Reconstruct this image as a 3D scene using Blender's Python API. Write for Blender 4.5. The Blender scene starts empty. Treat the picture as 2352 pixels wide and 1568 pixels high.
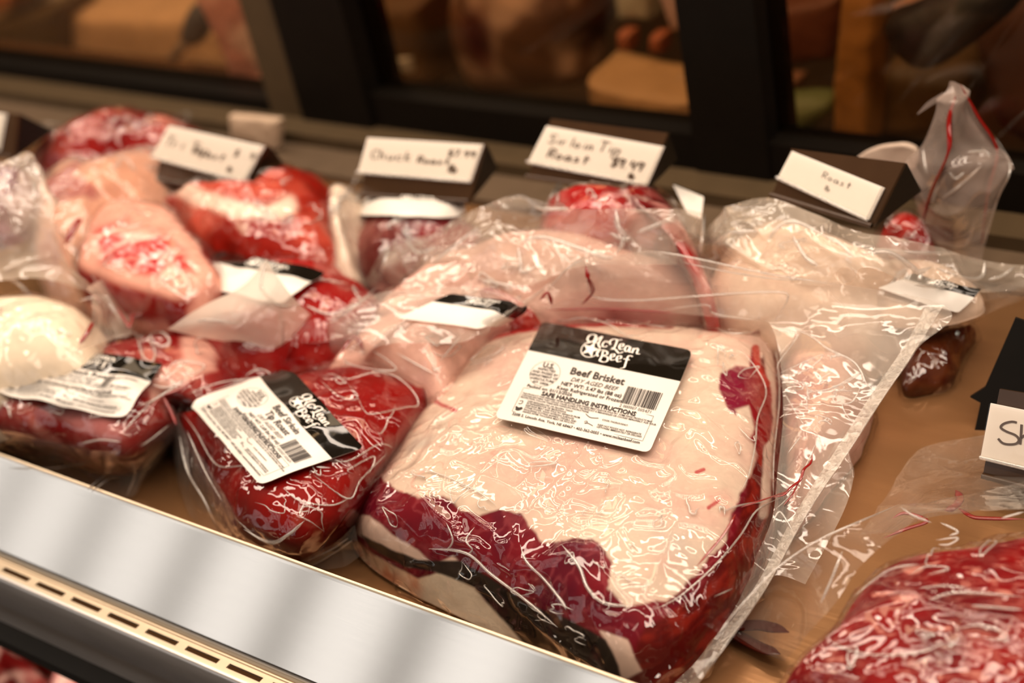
import bpy, math, random
import numpy as np
from mathutils import Vector, Matrix
from mathutils.bvhtree import BVHTree

# ------------------------------------------------------------------ camera, world, lights, exposure
scene = bpy.context.scene
col = scene.collection
F_PX, CX, CY, HC = 3400.0, 1176.0, 784.0, 0.505
_X = -np.array([-5006., -1130., F_PX]); _X /= np.linalg.norm(_X)
_Z = -np.array([1144., 5166., F_PX]); _Z /= np.linalg.norm(_Z)
_X -= _X.dot(_Z) * _Z; _X /= np.linalg.norm(_X)
_Y = np.cross(_Z, _X)
R_WC = np.array([_X, _Y, _Z])                       # camera (right, down, forward) -> world
cam_d = bpy.data.cameras.new('camera'); cam = bpy.data.objects.new('camera', cam_d); col.objects.link(cam)
cam_d.sensor_width = 36.0; cam_d.lens = 36.0 * F_PX / 2352.0
cam_d.clip_start = 0.02
r_, d_, f_ = R_WC[:, 0], R_WC[:, 1], R_WC[:, 2]
M = Matrix([[r_[i], -d_[i], -f_[i], (0, 0, HC)[i]] for i in range(3)] + [[0, 0, 0, 1]])
cam.matrix_world = M
cam_d.dof.use_dof = True; cam_d.dof.focus_distance = 0.715; cam_d.dof.aperture_fstop = 4.4
scene.camera = cam
vs = scene.view_settings
vs.view_transform = 'Standard'; vs.look = 'None'; vs.gamma = 1.0; vs.use_curve_mapping = False
vs.exposure = -0.3
scene.cycles.transparent_max_bounces = 40
scene.cycles.max_bounces = 10
scene.cycles.caustics_reflective = False; scene.cycles.caustics_refractive = False

w = bpy.data.worlds.new('world'); scene.world = w; w.use_nodes = True
w.node_tree.nodes['Background'].inputs[0].default_value = (1.0, 0.70, 0.46, 1)
w.node_tree.nodes['Background'].inputs[1].default_value = 0.09

def area(name, loc, target, sx, sy, power, color):
    d = bpy.data.lights.new(name, 'AREA'); d.shape = 'RECTANGLE'; d.size = sx; d.size_y = sy
    d.energy = power; d.color = color
    o = bpy.data.objects.new(name, d); col.objects.link(o)
    o.location = loc
    o.rotation_euler = (Vector(target) - Vector(loc)).to_track_quat('-Z', 'Y').to_euler()
    return o
WARM = (1.0, 0.82, 0.66)
area('case_strip_lamp', (-0.55, 0.30, 0.80), (-0.55, 0.52, 0.0), 2.6, 0.10, 14.0, WARM)
area('case_strip_lamp', (-0.55, 0.62, 0.95), (-0.55, 0.52, 0.0), 2.6, 0.09, 11.0, WARM)
area('film_glint_light', (-0.55, 0.77, 0.60), (-0.55, 0.45, 0.0), 2.6, 0.03, 6.5, WARM)  # added low at the rear for more glints on the film
for i, x in enumerate([-6.9 + .5 * k for k in range(14)]):
    area('rail_band_light', (x, -3.0, .62), (x, 0, 0.6), .34, 1.7, 2.9, (1.0, 0.96, 0.92))  # unseen panels added and spaced to draw bright bands on the steel rail
area('ceiling_lamp', (-0.2, -0.8, 2.4), (-0.3, 0.4, 0), 0.6, 1.2, 14.0, WARM)
area('back_room_lamp', (-1.3, 1.25, 1.3), (-1.2, 1.35, -.1), 1.6, 0.3, 9.0, (1.0, 0.72, 0.45))
area('lower_cut_fill', (-0.75, 0.242, -0.0695), (-0.75, 0.17, -0.30), 1.4, 0.008, 7.0, WARM)  # added strip that brightens the cuts on the lower shelf

# ------------------------------------------------------------------ projection
def ray(px, py):
    return R_WC @ np.array([px - CX, py - CY, F_PX])
def P(px, py, z=0.0):
    r = ray(px, py); t = (z - HC) / r[2]
    return np.array([0, 0, HC]) + r * t
def PY(px, py, y=0.8):
    r = ray(px, py); return np.array([0, 0, HC]) + r * (y / r[1])
def PP(px, py, p0, n):
    r = ray(px, py); o = np.array([0, 0, HC]); t = np.dot(np.asarray(p0) - o, n) / np.dot(r, n)
    return o + r * t
def topx(V):
    c = (np.asarray(V) - np.array([0, 0, HC])) @ R_WC
    return np.stack([CX + F_PX * c[:, 0] / c[:, 2], CY + F_PX * c[:, 1] / c[:, 2]], 1)

# ------------------------------------------------------------------ noise
def _h(ix, iy, iz, seed):
    h = (ix.astype(np.int64) * 374761393 + iy.astype(np.int64) * 668265263 + iz.astype(np.int64) * 2147483647 + seed * 1274126177) & 0xffffffff
    h = ((h ^ (h >> 13)) * 1274126177) & 0xffffffff
    h = ((h ^ (h >> 16)) * 2246822519) & 0xffffffff
    return ((h ^ (h >> 15)) & 0xffff) / 32767.5 - 1.0
def vn(p, seed=0):
    i = np.floor(p).astype(np.int64); f = p - i; u = f * f * f * (f * (f * 6 - 15) + 10)
    out = 0
    for a in (0, 1):
        for b in (0, 1):
            for c in (0, 1):
                wgt = (u[:, 0] if a else 1 - u[:, 0]) * (u[:, 1] if b else 1 - u[:, 1]) * (u[:, 2] if c else 1 - u[:, 2])
                out = out + wgt * _h(i[:, 0] + a, i[:, 1] + b, i[:, 2] + c, seed)
    return out
def fbm(p, scale=1.0, octv=4, seed=0, gain=.5):
    s = 0; a = 1.0; t = 0; q = np.asarray(p) * scale
    for k in range(octv):
        s = s + a * vn(q, seed + k * 17); t += a; a *= gain; q = q * 2.03 + 3.1
    return s / t
def sstep(a, b, x):
    t = np.clip((x - a) / (b - a), 0, 1); return t * t * (3 - 2 * t)
def mixc(A, B, m):
    m = np.asarray(m)[:, None]; return A * (1 - m) + B * m
def C3(n, c): return np.tile(np.array(c, float), (n, 1))
def sd(q, poly):                                     # signed distance to a polygon, negative inside
    poly = np.array(poly, float); d = np.full(len(q), 1e9); inside = np.zeros(len(q), bool)
    n = len(poly)
    for i in range(n):
        a = poly[i]; b = poly[(i + 1) % n]; e = b - a; v = q - a
        t = np.clip((v @ e) / max(e @ e, 1e-9), 0, 1)
        d = np.minimum(d, np.hypot(*(v - t[:, None] * e).T))
        c = (a[1] > q[:, 1]) != (b[1] > q[:, 1])
        xs = a[0] + (q[:, 1] - a[1]) * e[0] / (e[1] if abs(e[1]) > 1e-9 else 1e-9)
        inside ^= c & (q[:, 0] < xs)
    return np.where(inside, -d, d)
def ld(q, line):                                     # distance to an open polyline
    line = np.array(line, float); d = np.full(len(q), 1e9)
    for a, b in zip(line[:-1], line[1:]):
        e = b - a; v = q - a; t = np.clip((v @ e) / max(e @ e, 1e-9), 0, 1)
        d = np.minimum(d, np.hypot(*(v - t[:, None] * e).T))
    return d

# ------------------------------------------------------------------ materials
def mat(name):
    m = bpy.data.materials.new(name); m.use_nodes = True
    nt = m.node_tree; nt.nodes.clear(); return m, nt, nt.nodes, nt.links
def N(ns, t, **kw):
    n = ns.new(t)
    for k, v in kw.items():
        if k in n.inputs: n.inputs[k].default_value = v
        else: setattr(n, k, v)
    return n
def simple(name, color, rough=.5, metal=0.0, bump=0.0, bscale=200.0, vary=0.0, stretch=(1, 1, 1), coat=0.0, spec=.5):
    m, nt, ns, L = mat(name)
    o = N(ns, 'ShaderNodeOutputMaterial'); b = N(ns, 'ShaderNodeBsdfPrincipled')
    b.inputs['Base Color'].default_value = (*color, 1); b.inputs['Roughness'].default_value = rough
    b.inputs['Metallic'].default_value = metal; b.inputs['Coat Weight'].default_value = coat
    b.inputs['Specular IOR Level'].default_value = spec
    L.new(b.outputs[0], o.inputs[0])
    tc = N(ns, 'ShaderNodeTexCoord'); mp = N(ns, 'ShaderNodeMapping'); mp.inputs['Scale'].default_value = stretch
    nz = N(ns, 'ShaderNodeTexNoise', Scale=bscale, Detail=4.0)
    L.new(tc.outputs['Object'], mp.inputs[0]); L.new(mp.outputs[0], nz.inputs['Vector'])
    if bump:
        bp = N(ns, 'ShaderNodeBump', Strength=bump, Distance=.001)
        L.new(nz.outputs['Fac'], bp.inputs['Height']); L.new(bp.outputs[0], b.inputs['Normal'])
    mx = N(ns, 'ShaderNodeMix', data_type='RGBA')
    mx.inputs[6].default_value = (*[c * (1 - vary) for c in color], 1); mx.inputs[7].default_value = (*[min(1, c * (1 + vary)) for c in color], 1)
    L.new(nz.outputs['Fac'], mx.inputs[0]); L.new(mx.outputs[2], b.inputs['Base Color'])
    return m
def meat_mat():
    m, nt, ns, L = mat('meat')
    o = N(ns, 'ShaderNodeOutputMaterial'); b = N(ns, 'ShaderNodeBsdfPrincipled')
    at = N(ns, 'ShaderNodeAttribute', attribute_name='col')
    tc = N(ns, 'ShaderNodeTexCoord'); nz = N(ns, 'ShaderNodeTexNoise', Scale=260.0, Detail=5.0, Distortion=.6)
    L.new(tc.outputs['Object'], nz.inputs['Vector'])
    mr = N(ns, 'ShaderNodeMapRange'); mr.inputs[1].default_value = .25; mr.inputs[2].default_value = .75
    mr.inputs[3].default_value = .93; mr.inputs[4].default_value = 1.06
    L.new(nz.outputs['Fac'], mr.inputs[0])
    vm = N(ns, 'ShaderNodeVectorMath', operation='SCALE'); L.new(at.outputs['Color'], vm.inputs[0]); L.new(mr.outputs[0], vm.inputs['Scale'])
    L.new(vm.outputs[0], b.inputs['Base Color'])
    b.inputs['Roughness'].default_value = .5; b.inputs['Specular IOR Level'].default_value = .08
    b.inputs['Subsurface Weight'].default_value = 0; b.inputs['Subsurface Radius'].default_value = (.006, .002, .001); b.inputs['Subsurface Scale'].default_value = 1.0
    bp = N(ns, 'ShaderNodeBump', Strength=.2, Distance=.0006); L.new(nz.outputs['Fac'], bp.inputs['Height']); L.new(bp.outputs[0], b.inputs['Normal'])
    L.new(b.outputs[0], o.inputs[0]); return m
def thin_fresnel(ns, L, ior):                          # same reflectance from both sides of a thin sheet
    g = N(ns, 'ShaderNodeNewGeometry'); m = N(ns, 'ShaderNodeMix'); m.inputs[2].default_value = ior; m.inputs[3].default_value = 1 / ior
    fr = N(ns, 'ShaderNodeFresnel'); L.new(g.outputs['Backfacing'], m.inputs[0]); L.new(m.outputs[0], fr.inputs['IOR']); return fr
def film_mat(name, haze, wr=.5, scale=55.0, tint=(.99, .975, .96), rough=.05, hcol=(.95, .87, .77), ior=1.5, fcap=.5):
    m, nt, ns, L = mat(name)
    o = N(ns, 'ShaderNodeOutputMaterial')
    tc = N(ns, 'ShaderNodeTexCoord')
    n1 = N(ns, 'ShaderNodeTexNoise', Scale=scale, Detail=2.0, Distortion=1.2); L.new(tc.outputs['Object'], n1.inputs['Vector'])
    n2 = N(ns, 'ShaderNodeTexNoise', Scale=scale * .35, Detail=1.0, Distortion=2.0); L.new(tc.outputs['Object'], n2.inputs['Vector'])
    s = N(ns, 'ShaderNodeMath', operation='SUBTRACT'); s.inputs[1].default_value = .5; L.new(n2.outputs['Fac'], s.inputs[0])
    a = N(ns, 'ShaderNodeMath', operation='ABSOLUTE'); L.new(s.outputs[0], a.inputs[0])
    ad = N(ns, 'ShaderNodeMath', operation='MULTIPLY_ADD'); L.new(a.outputs[0], ad.inputs[0]); ad.inputs[1].default_value = -3.0; L.new(n1.outputs['Fac'], ad.inputs[2])
    bp = N(ns, 'ShaderNodeBump', Strength=wr, Distance=.004); L.new(ad.outputs[0], bp.inputs['Height'])
    tr = N(ns, 'ShaderNodeBsdfTransparent', Color=(*tint, 1))
    df = N(ns, 'ShaderNodeBsdfDiffuse', Color=(*hcol, 1)); tl = N(ns, 'ShaderNodeBsdfTranslucent', Color=(*hcol, 1))
    L.new(bp.outputs[0], df.inputs['Normal'])
    dm = N(ns, 'ShaderNodeMixShader'); dm.inputs[0].default_value = .35; L.new(df.outputs[0], dm.inputs[1]); L.new(tl.outputs[0], dm.inputs[2])
    hz = N(ns, 'ShaderNodeMapRange'); hz.inputs[1].default_value = .3; hz.inputs[2].default_value = .7; hz.inputs[3].default_value = haze * .6; hz.inputs[4].default_value = haze * 1.4
    L.new(n2.outputs['Fac'], hz.inputs[0])
    hm = N(ns, 'ShaderNodeMixShader'); L.new(hz.outputs[0], hm.inputs[0]); L.new(tr.outputs[0], hm.inputs[1]); L.new(dm.outputs[0], hm.inputs[2])
    gl = N(ns, 'ShaderNodeBsdfGlossy', Roughness=rough); L.new(bp.outputs[0], gl.inputs['Normal'])
    fr = thin_fresnel(ns, L, ior); L.new(bp.outputs[0], fr.inputs['Normal'])
    mx = N(ns, 'ShaderNodeMixShader'); mn = N(ns, 'ShaderNodeMath', operation='MINIMUM'); mn.inputs[1].default_value = fcap; L.new(fr.outputs[0], mn.inputs[0]); L.new(mn.outputs[0], mx.inputs[0]); L.new(hm.outputs[0], mx.inputs[1]); L.new(gl.outputs[0], mx.inputs[2])
    L.new(mx.outputs[0], o.inputs[0]); return m
def glass_mat(name, tint, ior=1.45):
    m, nt, ns, L = mat(name)
    o = N(ns, 'ShaderNodeOutputMaterial'); tr = N(ns, 'ShaderNodeBsdfTransparent', Color=(*tint, 1)); gl = N(ns, 'ShaderNodeBsdfGlossy', Roughness=.02)
    fr = thin_fresnel(ns, L, ior); mx = N(ns, 'ShaderNodeMixShader')
    L.new(fr.outputs[0], mx.inputs[0]); L.new(tr.outputs[0], mx.inputs[1]); L.new(gl.outputs[0], mx.inputs[2]); L.new(mx.outputs[0], o.inputs[0]); return m
MEAT = meat_mat()
FT = film_mat('film_tight', .0, .46, 42, rough=.03, ior=1.66)
FC = film_mat('film_clear', .08, .2, 40)
FM = film_mat('film_milky', .24, .32, 32, ior=1.58)
FH = film_mat('film_heavy', .30, .95, 34, hcol=(.97, .84, .70), ior=1.7, rough=.05)
FX = film_mat('film_folded', .62, .35, 20, hcol=(.95, .82, .70))
FP = film_mat('film_pinkish', .34, .5, 40, hcol=(.92, .72, .62), ior=1.6)
FS = film_mat('film_seal', .5, .5, 400, rough=.25)
FCR = film_mat('film_crease', .25, .1, 60, rough=.24, ior=2.4, hcol=(1, .96, .9), fcap=.7)  # white haze put into the folds paints highlight lines along them
STEEL = simple('brushed_steel', (.76, .73, .69), .115, 1.0, .006, 1.0, .04, (18, 1800, 1800))
STEELD = simple('dull_steel', (.62, .59, .57), .42, .85, .05, 14.0, .3, (1, 4, 4))
TAN = simple('ledge_steel', (.62, .50, .36), .38, .7, .15, 90, .08, (.1, 1, 1))
DECK = simple('deck_steel', (.37, .185, .078), .26, .65, .25, 70, .12, (.15, 1.5, 1))  # brown reflected from the surroundings is put into the steel colour
LEDGE = simple('bronze_ledge', (.10, .066, .04), .5, .0, .1, 60, .2, spec=.2)
BLACKF = simple('black_frame', (.005, .0035, .0022), .5, 0, .1, 60, .2, spec=.1)
OLIVE = simple('bronze_frame', (.07, .045, .022), .5, .1, .1, 60, .2, spec=.2)
PAPER = simple('label_paper', (.74, .69, .63), .3, 0, .03, 500, .02)
INKB = simple('black_print', (.008, .006, .004), .05, 0, .02, 200, .1, spec=.35)
INK = simple('label_ink', (.03, .022, .018), .5)
CARD = simple('white_card', (.90, .85, .78), .45, 0, .02, 200, .02)
MARK = simple('marker_ink', (.09, .055, .035), .5)
HOLD = simple('brown_acrylic', (.045, .022, .010), .2, 0, .02, 60, .2, spec=.4)
BLKP = simple('black_plastic', (.006, .005, .004), .4, 0, .05, 60, .2, spec=.2)
ACR = glass_mat('clear_acrylic', (.93, .9, .86))
GLASS = glass_mat('door_glass', (.85, .76, .64))
DBLOOD = simple('dark_blood', (.05, .006, .003), .15, 0, .02, 200, .2, coat=.3)
BLOOD = simple('blood', (.22, .006, .004), .12, 0, .02, 200, .2, coat=.5)

# ------------------------------------------------------------------ objects
def link(name, me, material, parent=None, smooth=True):
    o = bpy.data.objects.new(name, me); col.objects.link(o)
    me.materials.append(material)
    if smooth and len(me.polygons): me.polygons.foreach_set('use_smooth', [True] * len(me.polygons))
    if parent: o.parent = parent; o.matrix_parent_inverse = parent.matrix_world.inverted()
    return o
def mesh(V, Fc, name='mesh'):
    me = bpy.data.meshes.new(name); me.from_pydata([tuple(map(float, v)) for v in V], [], [tuple(map(int, f)) for f in Fc]); me.update(); return me
def thing(name, label, cat, loc, group=None):
    o = bpy.data.objects.new(name, None); col.objects.link(o); o.location = tuple(map(float, loc)); o.empty_display_size = .01
    bpy.context.view_layer.update()
    o['label'] = label; o['category'] = cat
    if group: o['group'] = group
    return o
def cr(pts, n, closed=False):
    pts = np.array(pts, float); m = len(pts)
    if m == 2: t = np.linspace(0, 1, n)[:, None]; return pts[0] * (1 - t) + pts[1] * t
    T = np.linspace(0, m if closed else m - 1, n, endpoint=not closed)
    if not closed: T[-1] = m - 1 - 1e-9
    i = np.floor(T).astype(int); t = (T - i)[:, None]
    g = (lambda k: pts[k % m]) if closed else (lambda k: pts[np.clip(k, 0, m - 1)])
    a, b, c, d = g(i - 1), g(i), g(i + 1), g(i + 2)
    return .5 * (2 * b + (c - a) * t + (2 * a - 5 * b + 4 * c - d) * t * t + (3 * b - a - 3 * c + d) * t ** 3)
def normals(G, closed_u=True):
    du = np.roll(G, -1, 0) - np.roll(G, 1, 0) if closed_u else np.gradient(G, axis=0)
    dv = np.gradient(G, axis=1); n = np.cross(du, dv); l = np.linalg.norm(n, axis=2, keepdims=True)
    return n / np.maximum(l, 1e-12)
def gridmesh(G, closed_u, name, caps=False):
    a, b = G.shape[:2]; V = G.reshape(-1, 3)
    I = np.arange(a * b).reshape(a, b)
    J = np.roll(I, -1, 0) if closed_u else I[1:]
    I2 = I if closed_u else I[:-1]
    Fc = np.stack([I2[:, :-1], J[:, :-1], J[:, 1:], I2[:, 1:]], -1).reshape(-1, 4)
    me = bpy.data.meshes.new(name)
    me.vertices.add(len(V)); me.vertices.foreach_set('co', V.astype(np.float32).ravel())
    me.loops.add(Fc.size); me.loops.foreach_set('vertex_index', Fc.astype(np.int32).ravel())
    me.polygons.add(len(Fc)); me.polygons.foreach_set('loop_start', np.arange(0, Fc.size, 4, dtype=np.int32))
    me.update(calc_edges=True); me.validate(); return me
def setcol(me, rgb):
    at = me.color_attributes.new('col', 'FLOAT_COLOR', 'POINT')
    at.data.foreach_set('color', np.concatenate([np.clip(rgb, 0, 1), np.ones((len(rgb), 1))], 1).astype(np.float32).ravel())

class Slab:
    """a thick cut of meat: outline (px, py[, h]) unprojected at height zt, an optional foot outline, box-rounded section"""
    def __init__(s, top, zt, zb, n=4.0, foot=None, dome=.004, nth=300, nr=70, axis=2, lin=False, expand=.35, amp=.0015, asc=40, seed=1, flare=.0, center=None):
        U = P if axis == 2 else PY
        s.axis, s.zt, s.zb, s.seed = axis, zt, zb, seed
        T = np.array([U(p[0], p[1], p[2] if len(p) > 2 else zt) for p in top]); s.k = axis
        c0 = T.mean(0) if center is None else U(center[0], center[1], zt)
        grow = 1 + expand * (2 ** (1 / n) - 1)                       # the rounded shoulder sits inside the outline: grow it back out
        for i in range(len(T)):
            if foot is None or foot[i] is None: T[i] = c0 + (T[i] - c0) * grow; T[i, axis] = U(*top[i][:2], top[i][2] if len(top[i]) > 2 else zt)[axis]
        if foot is None: B = c0 + (T - c0) * (1 + flare)
        else: B = np.array([U(q[0], q[1], zb) if q is not None else T[i] for i, q in enumerate(foot)])
        B = B.copy(); B[:, axis] = zb
        cv = (lambda A: np.array([np.interp(np.linspace(0, len(A), nth, endpoint=False), np.arange(len(A) + 1), np.append(A[:, i], A[0, i])) for i in range(3)]).T) if lin else (lambda A: cr(A, nth, True))
        s.T = cv(T); s.B = cv(B); s.c0 = c0; s.n, s.dome = n, dome
        s.nth, s.nr, s.amp, s.asc = nth, nr, amp, asc
    def grid(s, off=0.0, nth=None, nr=None):
        step = max(1, s.nth // (nth or s.nth)); T = s.T[::step]; B = s.B[::step]; nr = nr or s.nr
        t = np.linspace(0, 1, nr); k = s.axis
        ph = np.concatenate([t ** 1.0 * math.pi / 2])
        e = 2.0 / s.n
        rho = np.sin(ph) ** e; zeta = np.cos(ph) ** e
        # resample by arc length
        ar = np.concatenate([[0], np.cumsum(np.hypot(np.diff(rho), np.diff(zeta) * .4))]); q = np.linspace(0, ar[-1], nr)
        rho = np.interp(q, ar, rho); zeta = np.interp(q, ar, zeta)
        sg = 1.0 if s.zt > s.zb else -1.0
        cB = s.c0.copy(); G = np.zeros((len(T), nr, 3))
        for j in range(nr):
            O = B * (1 - zeta[j]) + T * zeta[j]
            O = O.copy()
            ztop = T[:, k] * rho[j] + (T[:, k].mean() * 1.0) * (1 - rho[j]) + sg * s.dome * (1 - rho[j] ** 2)
            X = cB + (O - cB) * rho[j]
            X[:, k] = s.zb + (ztop - s.zb) * zeta[j]
            G[:, j] = X
        # underside ring
        U2 = G[:, -1:].copy(); cen = U2.mean(0, keepdims=True); und = []
        for f in (.85, 0.0):
            W = cen + (U2 - cen) * f; und.append(W)
        G = np.concatenate([G] + und, 1)
        nn = normals(G)
        if np.mean(nn[:, 2, k]) * sg < 0: nn = -nn
        s.flip = nn
        d = s.amp * fbm(G.reshape(-1, 3), s.asc, 3, s.seed).reshape(G.shape[:2]) if s.amp else 0
        m = np.ones(G.shape[1]); m[-2:] = 0
        G = G + nn * ((d + off) * m[None, :])[..., None]
        if off: G[..., 2] = np.maximum(G[..., 2], s.zb - .002) if k == 2 else G[..., 2]
        return G, nn
    def body(s, name, parent, paint):
        G, nn = s.grid(); me = gridmesh(G, True, name); V = G.reshape(-1, 3)
        setcol(me, paint(V, topx(V), nn.reshape(-1, 3)))
        s.G = G; return link(name, me, MEAT, parent)
    def film_grid(s, off=.0018, ridge=.0012, rsc=22, seed=5, nth=None, nr=None):
        G, nn = s.grid(off, nth, nr); V = G.reshape(-1, 3)
        wv = V + .012 * np.stack([fbm(V, 18, 2, seed + 1), fbm(V, 18, 2, seed + 2), fbm(V, 18, 2, seed + 3)], 1)
        a = 1 - np.abs(fbm(wv, rsc, 2, seed)) * 2.2; a = np.clip(a, 0, 1) ** 4
        b = 1 - np.abs(fbm(wv, rsc * 2.3, 2, seed + 9)) * 2.4; b = np.clip(b, 0, 1) ** 4
        d = (ridge * a + ridge * .5 * b).reshape(G.shape[:2])
        m = np.ones(G.shape[1]); m[-2:] = 0; m[0] = .5
        return G + nn * (d * m[None, :])[..., None]

class Soup:
    """collects film pieces, creases and so on into one mesh"""
    def __init__(s): s.V = []; s.F = []; s.n = 0
    def grid(s, G, closed=False):
        a, b = G.shape[:2]; I = np.arange(a * b).reshape(a, b) + s.n
        J = np.roll(I, -1, 0) if closed else I[1:]; I2 = I if closed else I[:-1]
        s.F += [tuple(f) for f in np.stack([I2[:, :-1], J[:, :-1], J[:, 1:], I2[:, 1:]], -1).reshape(-1, 4).tolist()]
        s.V.append(G.reshape(-1, 3)); s.n += a * b; return s
    def tube(s, pts, r, sides=6, taper=True, n=None, flat=1.0, closed=False):
        pts = np.array(pts, float); n = n or max(8, len(pts) * 5); Q = cr(pts, n, closed)
        Tn = np.gradient(Q, axis=0); Tn /= np.maximum(np.linalg.norm(Tn, axis=1, keepdims=True), 1e-12)
        up = np.array([0, 0, 1.0]); S = np.cross(Tn, up); S /= np.maximum(np.linalg.norm(S, axis=1, keepdims=True), 1e-6); Bn = np.cross(S, Tn)
        rr = np.full(n, r)
        if taper: rr = r * np.clip(np.minimum(np.arange(n), np.arange(n)[::-1]) / (n * .18), .12, 1)
        an = np.linspace(0, 2 * math.pi, sides, endpoint=False)
        G = Q[None] + rr[None, :, None] * (np.cos(an)[:, None, None] * S[None] + flat * np.sin(an)[:, None, None] * Bn[None])
        return s.grid(G, True)
    def poly(s, V, Fc):
        s.V.append(np.array(V, float)); s.F += [tuple(i + s.n for i in f) for f in Fc]; s.n += len(V); return s
    def box(s, a, b):
        x0, y0, z0 = a; x1, y1, z1 = b
        V = [(x0, y0, z0), (x1, y0, z0), (x1, y1, z0), (x0, y1, z0), (x0, y0, z1), (x1, y0, z1), (x1, y1, z1), (x0, y1, z1)]
        return s.poly(V, [(0, 3, 2, 1), (4, 5, 6, 7), (0, 1, 5, 4), (1, 2, 6, 5), (2, 3, 7, 6), (3, 0, 4, 7)])
    def mesh(s, name='mesh'):
        me = bpy.data.meshes.new(name); me.from_pydata(np.concatenate(s.V).tolist(), [], s.F); me.update(); return me
    def build(s, name, material, parent=None, smooth=True): return link(name, s.mesh(name), material, parent, smooth)
    def bvh(s): return BVHTree.FromPolygons(np.concatenate(s.V).tolist(), s.F)
def cast(bvh, px, py, z=.03):
    r = ray(px, py); r = r / np.linalg.norm(r)
    h = bvh.ray_cast(Vector((0, 0, HC)), Vector(r))
    return np.array(h[0]) if h[0] is not None else P(px, py, z)
def patch(rows, nu=60, nv=90, wr=.0015, sc=25, seed=3, U=None):
    U = U or P
    W = np.array([[U(*p) for p in row] for row in rows])                 # m x n x 3
    A = np.array([cr(W[i], nv) for i in range(W.shape[0])])
    G = np.array([cr(A[:, j], nu) for j in range(nv)]).transpose(1, 0, 2)
    nn = normals(G, False); V = G.reshape(-1, 3)
    wv = V + .015 * np.stack([fbm(V, 14, 2, seed + 1), fbm(V, 14, 2, seed + 2), fbm(V, 14, 2, seed + 3)], 1)
    a = np.clip(1 - np.abs(fbm(wv, sc, 2, seed)) * 2.0, 0, 1) ** 3
    b = fbm(V, sc * .6, 2, seed + 30)
    return G + nn * (wr * (a * 1.2 + b * 1.5)).reshape(G.shape[:2])[..., None]
def loops(soup, bvh, poly, n, seed, r=.0006, smin=12, smax=38, asp=.45, ang=-.2):  # loop tubes shaped like the closed highlight outlines on tight film
    rg = random.Random(seed); xs = [p[0] for p in poly]; ys = [p[1] for p in poly]; k = 0; tries = 0
    while k < n and tries < n * 30:
        tries += 1
        x = rg.uniform(min(xs), max(xs)); y = rg.uniform(min(ys), max(ys))
        if sd(np.array([[x, y]]), poly)[0] > -18: continue
        s = rg.uniform(smin, smax); a = ang + rg.gauss(0, .7); q = asp * rg.uniform(.5, 1.3); m = 7
        ph = rg.uniform(0, 6.28); span = rg.choice([6.28, 6.28, 3.8, 2.6, 4.6])
        pts = []
        for i in range(m + 1):
            t = ph + span * i / m; rr = s * (1 + .28 * math.sin(3 * t + ph) + rg.uniform(-.12, .12))
            u, v = rr * math.cos(t), rr * q * math.sin(t)
            pts.append(cast(bvh, x + u * math.cos(a) - v * math.sin(a), y + u * math.sin(a) + v * math.cos(a)))
        soup.tube(pts, r * rg.uniform(.5, .9), 6, True); k += 1
def creases(soup, bvh, lines, r=.0007, z=.03, lift=0.0, k=1.0):
    for ln in lines:
        rr = r
        if isinstance(ln[0], (int, float)): rr = ln[0]; ln = ln[1]
        soup.tube([P(*p) if len(p) > 2 else cast(bvh, p[0], p[1], z) + np.array([0, 0, lift]) for p in ln], rr * k * .72, 6)

# ------------------------------------------------------------------ painters (pattern of the meat itself)
FAT = (.72, .54, .39); FATP = (.70, .42, .31); RED = (.26, .003, .002); DRED = (.09, .002, .002); MAG = (.26, .014, .035); PINK = (.66, .27, .20)
def marbled(base=RED, fat=PINK, amount=.5, scale=45, seed=3, dark=DRED, stretch=(1, 1, 1)):
    def f(V, q, n):
        W = V * np.array(stretch)
        wv = W + .01 * np.stack([fbm(W, 40, 2, seed + 5), fbm(W, 40, 2, seed + 6), fbm(W, 40, 2, seed + 7)], 1)
        a = fbm(wv, scale, 4, seed); v = 1 - np.abs(fbm(wv, scale * 1.3, 3, seed + 40)) * 4
        c = mixc(C3(len(V), base), C3(len(V), dark), sstep(-.1, .5, fbm(W, scale * .5, 3, seed + 11)))
        m = np.maximum(sstep(.45 - amount * .8, .85 - amount * .8, a), np.clip(v, 0, 1) * amount * .9)
        return mixc(c, C3(len(V), fat), np.clip(m, 0, 1))
    return f
def fatty(base=FAT, spot=PINK, amount=.3, scale=35, seed=2):
    def f(V, q, n):
        a = fbm(V, scale, 4, seed)
        return mixc(C3(len(V), base), C3(len(V), spot), sstep(.45 - amount, .95 - amount, a) * .8)
    return f

# ------------------------------------------------------------------ text and labels
def text_geo(s, size, shear=0.0, align='LEFT', bold=0.0):
    cu = bpy.data.curves.new('t', 'FONT'); cu.body = s; cu.size = size; cu.shear = shear; cu.align_x = align; cu.offset = bold; cu.resolution_u = 2
    o = bpy.data.objects.new('t', cu); col.objects.link(o); dg = bpy.context.evaluated_depsgraph_get()
    me = bpy.data.meshes.new_from_object(o.evaluated_get(dg))
    V = np.array([v.co[:] for v in me.vertices]).reshape(-1, 3); Fc = [tuple(p.vertices) for p in me.polygons]
    bpy.data.objects.remove(o); bpy.data.curves.remove(cu); bpy.data.meshes.remove(me); return V, Fc
def homog(quad, uv):
    A = []
    for (x, y), (u, v) in zip(quad, uv):
        A.append([x, y, 1, 0, 0, 0, -u * x, -u * y, -u]); A.append([0, 0, 0, x, y, 1, -v * x, -v * y, -v])
    H = np.linalg.svd(np.array(A, float))[2][-1].reshape(3, 3); return H
def happ(H, p):
    q = H @ np.array([p[0], p[1], 1.0]); return q[:2] / q[2]
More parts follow.
